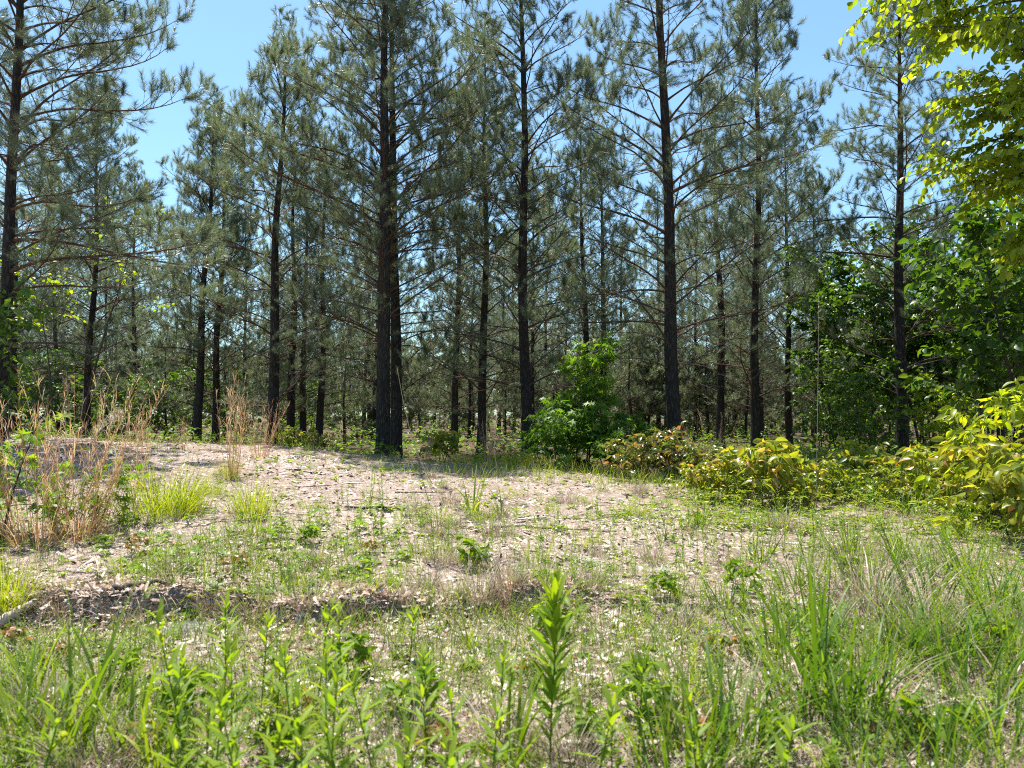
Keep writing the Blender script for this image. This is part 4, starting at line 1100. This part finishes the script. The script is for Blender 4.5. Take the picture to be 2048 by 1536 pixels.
strips = [(592, 940, 70), (690, 938, 55), (605, 958, 60), (700, 968, 60), (668, 1005, 30), (715, 1000, 40), (830, 1030, 45), (1180, 1015, 70), (1235, 1030, 60), (1210, 1050, 40), (1150, 1090, 40), (560, 1130, 50), (770, 1195, 60), (330, 1180, 60), (290, 1165, 50), (390, 1160, 45), (230, 1190, 70), (1300, 1010, 60), (1060, 1040, 80), (960, 1060, 50), (480, 1075, 50), (440, 925, 40), (380, 905, 40), (835, 1225, 50), (905, 1215, 30), (1400, 1240, 60), (1560, 1035, 80), (1510, 1040, 60), (1590, 1040, 50), (1250, 1140, 40), (620, 1210, 60), (1180, 1320, 50), (840, 1400, 45), (760, 1500, 70), (1880, 1440, 90), (2000, 1460, 80), (520, 990, 35), (260, 940, 40), (200, 920, 50), (1000, 1000, 50)]
for i, (px, py, L) in enumerate(strips):
    p = on_ground(px, py)[0]; s = L / FPX * p[1] / 0.4
    o = put('bark_strip', 'pale weathered sliver of wood lying on the chips', 'wood', STR[i % 6], p + np.array([0, 0, 0.004]), rs.uniform(-0.6, 0.6) if rs.uniform() < 0.75 else rs.uniform(0, 6.28), s, 'slivers of wood on the chips')
def stick(label, a_px, b_px, r, mat='dead', lift=0.01):
    A, B = on_ground(*a_px)[0], on_ground(*b_px)[0]
    t = np.linspace(0, 1, 9)[:, None]
    rng = np.random.default_rng(abs(int(a_px[0])))
    Q = A + (B - A) * t
    Q[:, 2] = np.maximum(Q[:, 2], ground_z(Q[:, 0], Q[:, 1])) + r * 0.6 + lift
    Q[1:-1] += rng.normal(0, 0.012, (7, 3)) * np.array([1, 1, 0.4])
    v, f = tube(Q - A, np.linspace(r, r * 0.6, 9) * rng.uniform(0.85, 1.15, 9), 7)
    thing('fallen_stick', label, 'stick', A, me=Geo().add(v, f, 0, 0.7).mesh('stick', [M[mat]], True))
def twig_mesh(seed):
    rng = np.random.default_rng(seed); g = Geo()
    p = bend_path(rng, (0, 0, 0.012), (1, 0, 0), 0.6, 7, lambda t: 0.0, 0.1); p[:, 2] = 0.008 + np.abs(p[:, 2] - 0.012) * 0.3
    v, f = tube(p, np.linspace(0.006, 0.002, 8), 5); g.add(v, f)
    for k in (2, 4, 5):
        q = bend_path(rng, p[k], norm(p[k + 1] - p[k] + np.array([0, rng.choice([-0.8, 0.8]), 0.15])), rng.uniform(0.08, 0.2), 3, lambda t: -0.2, 0.12)
        v, f = tube(q, [0.003, 0.0025, 0.002, 0.0015], 4); g.add(v, f)
    return g.mesh('twig', [M['dead']], True)
TW = [twig_mesh(740 + k) for k in range(4)]
tp = on_ground(np.concatenate([rs.uniform(180, 1280, 46), rs.uniform(0, 2040, 20)]), np.concatenate([rs.uniform(915, 1160, 46), rs.uniform(1180, 1520, 20)]))
for i, p in enumerate(tp):
    put('twig', 'thin dead forked twig lying on the ground', 'twig', TW[i % 4], p, rs.uniform(0, 6.28), rs.uniform(0.5, 1.3), 'dead twigs on the ground')
stick('thick broken branch lying along the end of the eroded bank', (-40, 1275), (70, 1222), 0.035, 'chip')
stick('long grey stick lying on the mound near the broad-bladed grass', (985, 1058), (1180, 1062), 0.012)
stick('dark stick lying across the chips beside the slim weed stems', (690, 1018), (800, 1022), 0.014, 'stem')
stick('weathered grey stick on top of the eroded bank', (225, 1185), (345, 1168), 0.018)
stick('thin stick sloping down over the eroded bank', (420, 1275), (480, 1240), 0.006, 'straw', 0.03)
stick('bent pale stick in the straw at the foot of the bank', (1180, 1395), (1330, 1330), 0.008, 'straw', 0.02)

# ------------------------------------------------------------------ uncountable cover: chips, straw, grass, weeds, litter
def cover_points(rng, n, d0, d1, spread=0.78, xlim=None):
    D = d0 * (d1 / d0) ** rng.uniform(0, 1, n) * rng.uniform(0.97, 1.03, n)
    x = rng.uniform(-1, 1, n) * (D * spread + 0.5)
    return x, D

rc = np.random.default_rng(80)
CHIP_V = np.array([[-.5, -.5, 0], [.5, -.4, 0], [.45, .5, 0], [-.5, .4, 0], [-.42, .05, 1], [.4, -.05, 0.8]], float)
CHIP_F = np.array([[0, 1, 5], [0, 5, 4], [1, 2, 5], [2, 3, 4], [2, 4, 5], [3, 0, 4]])
def chips(n, d0, d1, keep, L0, L1, name, mat, tm, ts):
    x, y = cover_points(rc, n, d0, d1)
    k = rc.uniform(0, 1, n) < keep(x, y) * (0.3 + 0.7 * sstep(-0.5, 0.5, wob(2.3 * x + 7, 2.3 * y, 1, 10))); x, y = x[k], y[k]; n = len(x)
    P = np.stack([x, y, ground_z(x, y) - 0.002], -1)
    a = rc.uniform(0, 6.28, n)
    D = norm(np.stack([np.cos(a), np.sin(a), rc.normal(0, 0.25, n)], -1)); N = norm(np.stack([rc.normal(0, 0.25, n), rc.normal(0, 0.25, n), np.ones(n)], -1))
    L = L0 + (L1 - L0) * rc.uniform(0, 1, n) ** 2.6 * 1.5
    scl = np.stack([L, np.clip(L * rc.uniform(0.10, 0.34, n), 0.004, 0.03), rc.uniform(0.003, 0.010, n)], -1)
    v, f = scatter(CHIP_V, CHIP_F, basis(D, N), P, scl)
    o = obj(name, Geo().add(v, f, 0, np.repeat(np.clip(rc.normal(tm, ts, n), 0, 1), 6)).mesh(name, [M[mat]]), kind='stuff')
    return o
def mound_keep(x, y):
    return np.clip(1.0 - 0.75 * sstep(1.2, 2.6, x), 0, 1) * np.where(y > 4.4, 1.0, 0.55)
o = chips(90000, 2.2, 14, mound_keep, 0.015, 0.12, 'wood_chips', 'chip', 0.5, 0.24)
o['label'] = 'pale pinkish wood chips covering the mound and bank'; o['category'] = 'wood chips'
o = chips(7500, 2.2, 16, lambda x, y: 0.25 + 0.6 * (wob(x, y, 2, 7) > 0.35), 0.04, 0.08, 'dead_leaves', 'redleaf', 0.5, 0.3)
o['label'] = 'rusty dead leaves scattered over the chips'; o['category'] = 'dead leaves'

def cover_blades(name, label, cat, n, d0, d1, keep, L, w, lean, bend, mat, tm, ts, nseg, zoff=-0.01):
    x, y = cover_points(rc, n, d0, d1)
    k = rc.uniform(0, 1, n) < keep(x, y); x, y = x[k], y[k]; m = len(x)
    base = np.stack([x, y, ground_z(x, y) + zoff], -1)
    v, f, kk = blades(base, rc.uniform(0, 6.28, m), rc.uniform(*L, m), rc.uniform(*w, m), rc.uniform(*lean, m), rc.uniform(*bend, m), nseg, rc.normal(0, 0.6, m))
    o = obj(name, Geo().add(v, f, 0, np.repeat(np.clip(rc.normal(tm, ts, m), 0, 1), kk)).mesh(name, [M[mat]]), kind='stuff')
    o['label'] = label; o['category'] = cat
def g_keep(x, y):
    n = wob(x, y, 1, 8)
    patch = sstep(-0.15, 0.3, n)
    right = sstep(0.2, 1.9, x - 0.06 * y)
    fore = 1 - sstep(4.0, 4.6, y)
    mid = (1 - fore) * (1 - sstep(6.2, 8.6, y)) + 0.7 * sstep(8.4, 9.6, y) * np.exp(-((x + 0.7) / 1.0) ** 2)
    base = 0.72 * right + (1 - right) * (0.36 * fore + 0.66 * mid + 0.06)
    lipfree = 1 - 0.75 * np.exp(-((y - lip_y(x) + 0.05) / 0.14) ** 2) * np.clip(bank_h(x) / 0.1, 0, 1)
    return base * (0.12 + 0.88 * patch) * lipfree
cover_blades('short_grass', 'short green grass growing through the straw and chips', 'grass', 135000, 2.1, 12.5, g_keep, (0.04, 0.26), (0.003, 0.008), (0.05, 0.7), (0.1, 1.2), 'grass', 0.34, 0.28, 3)
cover_blades('dry_straw', 'tangled pale dry straw lying over the ground', 'straw', 85000, 2.1, 12.5, lambda x, y: 0.35 + 0.5 * sstep(-0.3, 0.4, wob(x + 9, y, 1, 8)), (0.06, 0.28), (0.0018, 0.0042), (1.0, 1.56), (-0.3, 0.5), 'straw', 0.5, 0.3, 3, 0.006)
cover_blades('bank_fibres', 'frayed brown roots and fibres hanging on the lip of the eroded bank', 'fibres', 26000, 4.0, 5.2, lambda x, y: np.exp(-((y - lip_y(x) - 0.02) / 0.12) ** 2) * np.clip(bank_h(x) / 0.09, 0, 1), (0.05, 0.22), (0.002, 0.005), (0.8, 1.7), (0.1, 1.1), 'bankchip', 0.6, 0.3, 3)

def cover_leaves(name, label, cat, n, d0, d1, keep, size, hmax, leaf, mat, tm, ts, per=5):
    x, y = cover_points(rc, n, d0, d1)
    k = rc.uniform(0, 1, n) < keep(x, y); x, y = x[k], y[k]; m = len(x)
    hh = rc.uniform(0.1, 1, m) * hmax(x, y)
    sz = rc.uniform(size[0], size[1], m)
    x = np.repeat(x, per); y = np.repeat(y, per); hh = np.repeat(hh, per); sz = np.repeat(sz, per); M_ = m * per
    a = np.tile(np.arange(per) * 2.4, m) + np.repeat(rc.uniform(0, 6.28, m), per) + rc.normal(0, 0.3, M_)
    el = rc.uniform(-0.1, 0.75, M_)
    D = np.stack([np.cos(a) * np.cos(el), np.sin(a) * np.cos(el), np.sin(el)], -1)
    N = np.stack([-np.cos(a) * np.sin(el), -np.sin(a) * np.sin(el), np.cos(el)], -1) + rc.normal(0, 0.2, (M_, 3))
    P = np.stack([x, y, ground_z(x, y) + hh * rc.uniform(0.6, 1, M_) + 0.008], -1)
    v, f, t = leaf_geo(rc, leaf, P, D, N, sz * rc.uniform(0.7, 1.2, M_), tm, ts)
    o = obj(name, Geo().add(v, f, 0, t).mesh(name, [M[mat]]), kind='stuff')
    o['label'] = label; o['category'] = cat
cover_leaves('low_weeds', 'low leafy green weeds between the chips and grass', 'weeds', 8500, 2.1, 12, lambda x, y: g_keep(x + 5, y) * 0.9, (0.03, 0.075), lambda x, y: 0.02 + 0.06 * (x > 0.8), 'oblong', 'golden', 0.5, 0.25)
cover_leaves('creeper_leaves', 'low five-part creeping leaves on the slope above the bank', 'weeds', 600, 5.0, 7.5, lambda x, y: (x < -0.8) * 1.0 * (wob(x, y, 2, 6) > 0.0), (0.05, 0.08), lambda x, y: 0.1 + 0 * x, 'oblong', 'gum', 0.55, 0.2, 6)
cover_leaves('forest_undergrowth', 'leafy green undergrowth in the shade below the pines', 'undergrowth', 14000, 13.2, 60, lambda x, y: 0.45 + 0.55 * sstep(-0.1, 0.5, wob(x * .8, y * .5, 1, 6)), (0.07, 0.14), lambda x, y: 0.5 + 0.9 * sstep(18, 40, y), 'lite', 'gum', 0.45, 0.25, 5)
cover_leaves('bush_foot_weeds', 'tangled leafy weeds filling the ground under the yellow bushes', 'weeds', 2600, 7.0, 11.5, lambda x, y: sstep(0.18, 0.26, x / y) * 1.0, (0.05, 0.09), lambda x, y: 0.42 * sstep(-0.4, 0.6, wob(x * 2, y * 2, 1, 8)) + 0.06, 'oblong', 'shrub', 0.2, 0.2, 5)
cover_blades('needle_litter', 'fallen brown needles and twigs on the forest floor', 'litter', 14000, 11.5, 30, lambda x, y: 0.8 + 0 * x, (0.1, 0.3), (0.004, 0.01), (1.0, 1.5), (-0.2, 0.3), 'duff', 0.5, 0.25, 2, 0.01)
cover_blades('crest_grass', 'thin grass along the crest of the mound under the pines', 'grass', 22000, 9.3, 18, lambda x, y: 0.12 + 0.88 * sstep(-0.2, 0.4, wob(x, y, 2, 8)) * sstep(-2.5, -0.8, x), (0.1, 0.36), (0.004, 0.009), (0.05, 0.5), (0.2, 1.2), 'grass', 0.55, 0.28, 4)

# bank: clods, chips and fibres on the broken face
def bank_chips():
    n = 16000
    x = rc.uniform(-5.2, 1.5, n); y = lip_y(x) + rc.normal(-0.02, 0.17, n)
    k = rc.uniform(0, 1, n) < np.clip(bank_h(x) / 0.09, 0.03, 1); x, y = x[k], y[k]; n = len(x)
    P = np.stack([x, y, ground_z(x, y) + 0.003], -1)
    D = norm(rc.normal(0, 1, (n, 3)) * np.array([1.4, 0.7, 0.6])); N = norm(rc.normal(0, 0.6, (n, 3)) + np.array([0, -0.6, 0.8]))
    L = rc.uniform(0.025, 0.09, n) * (0.6 + 1.2 * rc.uniform(0, 1, n) ** 4)
    scl = np.stack([L, np.clip(L * rc.uniform(0.06, 0.28, n), 0.003, 0.02), rc.uniform(0.003, 0.012, n)], -1)
    v, f = scatter(CHIP_V, CHIP_F, basis(D, N), P, scl)
    o = obj('bank_chips', Geo().add(v, f, 0, np.repeat(np.clip(rc.normal(0.6, 0.35, n), 0, 1), 6)).mesh('bank_chips', [M['bankchip']]), kind='stuff')
    o['label'] = 'brown crumbling chips on the face of the eroded bank'; o['category'] = 'wood chips'
bank_chips()

# thick growth of small upright weeds on the weedy ground
def weed_mass(n, keep, d0, d1, h, label, name):
    x, y = cover_points(rc, n, d0, d1)
    k = rc.uniform(0, 1, n) < keep(x, y); x, y = x[k], y[k]; n = len(x)
    hh = rc.uniform(h[0], h[1], n)
    base = np.stack([x, y, ground_z(x, y) - 0.01], -1)
    ax = norm(np.stack([rc.normal(0, .12, n), rc.normal(0, .12, n), np.ones(n)], -1))
    g = Geo(); m = 24
    tint = np.clip(rc.normal(0.4, 0.25, n), 0, 1)
    v, f, kk = blades(base, rc.uniform(0, 6.28, n), hh, np.full(n, 0.004), np.full(n, 0.05), rc.uniform(0, 0.2, n), 3, None, 0.4)
    g.add(v, f, 0, np.repeat(tint * 0.7, kk))
    t = np.linspace(0.1, 1, m)
    P = (base[:, None, :] + ax[:, None, :] * (hh[:, None] * t[None])[..., None]).reshape(-1, 3)
    a = (np.arange(m)[None] * 2.4 + rc.uniform(0, 6.28, n)[:, None]).ravel() + rc.normal(0, 0.3, n * m); el = np.radians(rc.uniform(20, 65, n * m))
    D = np.stack([np.cos(a) * np.cos(el), np.sin(a) * np.cos(el), np.sin(el)], -1)
    N = np.stack([-np.cos(a) * np.sin(el), -np.sin(a) * np.sin(el), np.cos(el)], -1)
    tv = np.array([[0, 0, 0], [0.5, -0.1, 0.02], [1, 0, -0.08], [0.5, 0.1, 0.02]]); tf = np.array([[0, 1, 2], [0, 2, 3]])
    S = (hh[:, None] * (0.24 - 0.12 * t[None])).ravel() * rc.uniform(0.6, 1.2, n * m)
    v, f = scatter(tv, tf, basis(D, N), P, np.minimum(S, 0.07))
    g.add(v, f, 0, np.repeat(np.clip(np.repeat(tint, m) + rc.normal(0, 0.12, n * m), 0, 1), 4))
    o = obj(name, g.mesh(name, [M['golden']]), kind='stuff'); o['label'] = label; o['category'] = 'weeds'
weed_mass(2600, lambda x, y: sstep(0.9, 2.2, x - 0.02 * y) * sstep(-0.5, 0.3, wob(x * 1.5, y * 1.5, 1, 8)), 3.4, 9.0, (0.1, 0.32), 'thick growth of small upright green weeds in front of the yellow bushes', 'weed_growth')
weed_mass(2600, lambda x, y: (1 - sstep(1.0, 2.0, x)) * sstep(-0.2, 0.4, wob(x * 1.5 + 4, y * 1.5, 1, 8)) * (1 - sstep(7.2, 8.6, y)), 2.3, 8.6, (0.08, 0.28), 'scattered tiny upright green weeds on the chip slope and straw', 'tiny_weeds')

# dusty sheet of spider web over the hollow under the bank
def web():
    c = on_ground(375, 1265)[0]
    n = 16
    u, w_ = np.meshgrid(np.linspace(-1, 1, n), np.linspace(-1, 1, n))
    r2 = u ** 2 + w_ ** 2
    x, y = c[0] + 0.2 * u * (1 + 0.15 * np.sin(5 * w_)), c[1] + 0.14 * w_ * (1 + 0.2 * np.sin(4 * u))
    z = ground_z(x, y) * 0.3 + 0.7 * c[2] + 0.045 * np.clip(1 - r2, 0, 1) + 0.012
    i = (np.arange(n - 1)[:, None] * n + np.arange(n - 1)[None]).ravel()
    F = np.concatenate([np.stack([i, i + 1, i + n + 1], -1), np.stack([i, i + n + 1, i + n], -1)])
    V = np.stack([x, y, z], -1).reshape(-1, 3)
    F = F[(r2.ravel()[F] < 1.05).all(1)]
    m, nt, b, out = new_mat('spider_web')
    b.inputs['Base Color'].default_value = (0.2, 0.195, 0.2, 1); b.inputs['Roughness'].default_value = 0.8
    no = nt.nodes.new('ShaderNodeTexNoise'); no.inputs['Scale'].default_value = 60; no.inputs['Detail'].default_value = 5
    tc = nt.nodes.new('ShaderNodeTexCoord'); nt.links.new(tc.outputs['Object'], no.inputs['Vector'])
    r = ramp_node(nt, [(0.35, (0.08, 0.08, 0.08)), (0.65, (0.6, 0.6, 0.6))]); nt.links.new(no.outputs['Fac'], r.inputs['Fac'])
    nt.links.new(r.outputs[0], b.inputs['Alpha'])
    thing('spider_web', 'grey dusty sheet of spider web in the hollow under the eroded bank', 'web', c, me=Geo().add(V - c, F).mesh('spider_web', [m], True))
web()

o = chips(2600, 2.1, 8, lambda x, y: 0.5 + 0 * x, 0.05, 0.11, 'pale_dead_leaves', 'straw', 0.65, 0.25)
o['label'] = 'pale curled dead leaves lying in the straw'; o['category'] = 'dead leaves'

cover_blades('pine_straw', 'matted reddish-brown pine straw drifted over the chip mound', 'pine straw', 60000, 4.6, 14, lambda x, y: sstep(0.0, 0.5, wob(1.6 * x + 2, 1.6 * y + 5, 1, 8)) * (1 - 0.6 * sstep(1.5, 3, x)), (0.07, 0.17), (0.0016, 0.0032), (1.35, 1.57), (-0.1, 0.15), 'pinestraw', 0.5, 0.28, 2, 0.012)

# other weeds among the goldenrod: bramble sprouts, broad-leaved forbs, pale rosettes
M['sage'] = leaf_mat('pale_rosette_leaves', [(0.0, (0.16, 0.21, 0.13)), (1.0, (0.34, 0.40, 0.27))], 0.25, (1.2, 1.3, 0.8), 0.6, 0.2)
M['bramble'] = leaf_mat('bramble_leaves', [(0.0, (0.07, 0.13, 0.02)), (0.5, (0.15, 0.15, 0.035)), (1.0, (0.32, 0.14, 0.06))], 0.4, (1.5, 1.3, 0.5), 0.4, 0.4)
FORB = [leafy_proto(800 + k, 'oblong', 'golden', 0.4, 0.25, H=0.26, n_stems=3, spread=0.4, n_limb=3, limb_len=0.1, n_twig=1, twig_len=0.06, n_leaf=4, size=0.09, stem_r=0.003, limb_from=0.3, base_r=0.05, droop=0.3) for k in range(2)]
BRAM = [leafy_proto(810 + k, 'ovate', 'bramble', 0.6, 0.3, H=0.2, n_stems=3, spread=0.7, n_limb=3, limb_len=0.12, n_twig=1, twig_len=0.06, n_leaf=3, size=0.065, stem_r=0.0025, limb_from=0.3, base_r=0.05, droop=0.4) for k in range(2)]
def rosette(seed, n, L):
    rng = np.random.default_rng(seed)
    a = np.arange(n) * 2.4; el = rng.uniform(0.05, 0.6, n)
    D = np.stack([np.cos(a) * np.cos(el), np.sin(a) * np.cos(el), np.sin(el)], -1); N = np.stack([-np.cos(a) * np.sin(el), -np.sin(a) * np.sin(el), np.cos(el)], -1)
    v, f, t = leaf_geo(rng, 'lance', np.zeros((n, 3)) + np.array([0, 0, 0.01]), D, N, L * rng.uniform(0.6, 1.1, n), 0.5, 0.3)
    return Geo().add(v, f, 0, t).mesh('rosette', [M['sage']])
ROS = [rosette(820, 18, 0.12), rosette(821, 14, 0.1)]
for i, (px, py) in enumerate([(290, 1510), (120, 1330), (1380, 1490), (600, 1440), (1050, 1360), (270, 1110), (470, 1140), (740, 1110), (1450, 1320), (880, 1520), (1780, 1490), (20, 1310)]):
    leafy('bramble_sprout', 'rusty-leaved bramble sprout low in the straw and weeds', 'weed', BRAM[i % 2], on_ground(px, py)[0], 1.3 * i, (0.6, 0.5, 0.7)[i % 3], 'bramble sprouts')
for i, (px, py) in enumerate([(370, 1440), (560, 1530), (830, 1440), (1180, 1500), (1290, 1440), (1560, 1510), (1850, 1510), (1930, 1480), (1640, 1350), (1990, 1300), (700, 1350), (240, 1370), (1100, 1270), (1330, 1200), (1480, 1180), (1700, 1150), (950, 1140), (620, 1090)]):
    leafy('forb', 'broad-leaved green forb in the weedy ground around the bank', 'weed', FORB[i % 2], on_ground(px, py)[0], 0.7 * i, (0.85, 0.6, 0.75, 0.55)[i % 4], 'broad-leaved forbs')
for i, (px, py) in enumerate([(432, 1178), (398, 1168), (545, 1190), (100, 1330), (860, 1175), (1330, 1150), (1180, 1130), (720, 1215)]):
    put('rosette', 'pale grey-green leaf rosette flat on the chips by the bank', 'weed', ROS[i % 2], on_ground(px, py)[0], i, (1.0, 0.8, 1.15)[i % 3], 'pale leaf rosettes')

# small tufts that break up the bare slope
TUFT = [clump_mesh(460 + k, 60, 0.2, 0.005, 0.2, 0.6, 1.0, ('grass', 'lime', 'grass')[k], 0.45, 0.25, 4, 0.09, 0.7) for k in range(3)]
rt = np.random.default_rng(95)
for i in range(44):
    px, py = (rt.uniform(820, 1300), rt.uniform(925, 1070)) if i < 16 else ((rt.uniform(560, 1280), rt.uniform(1030, 1190)) if i < 34 else (rt.uniform(180, 620), rt.uniform(1000, 1170)))
    p = on_ground(px, py)[0]
    put('grass_tuft', 'small tuft of green and dead grass dotted over the chip slope', 'grass', TUFT[i % 3], p, rt.uniform(0, 6.28), rt.uniform(0.6, 1.5), 'small grass tufts on the chip slope')
for i in range(18):
    px, py = rt.uniform(760, 1320), rt.uniform(920, 1150)
    p = on_ground(px, py)[0]
    put('dry_grass_tuft', 'small straw-coloured dead tuft dotted over the chip slope', 'grass', DRY[i % 2], p, rt.uniform(0, 6.28), rt.uniform(0.35, 0.75), 'small dead tufts on the chip slope')
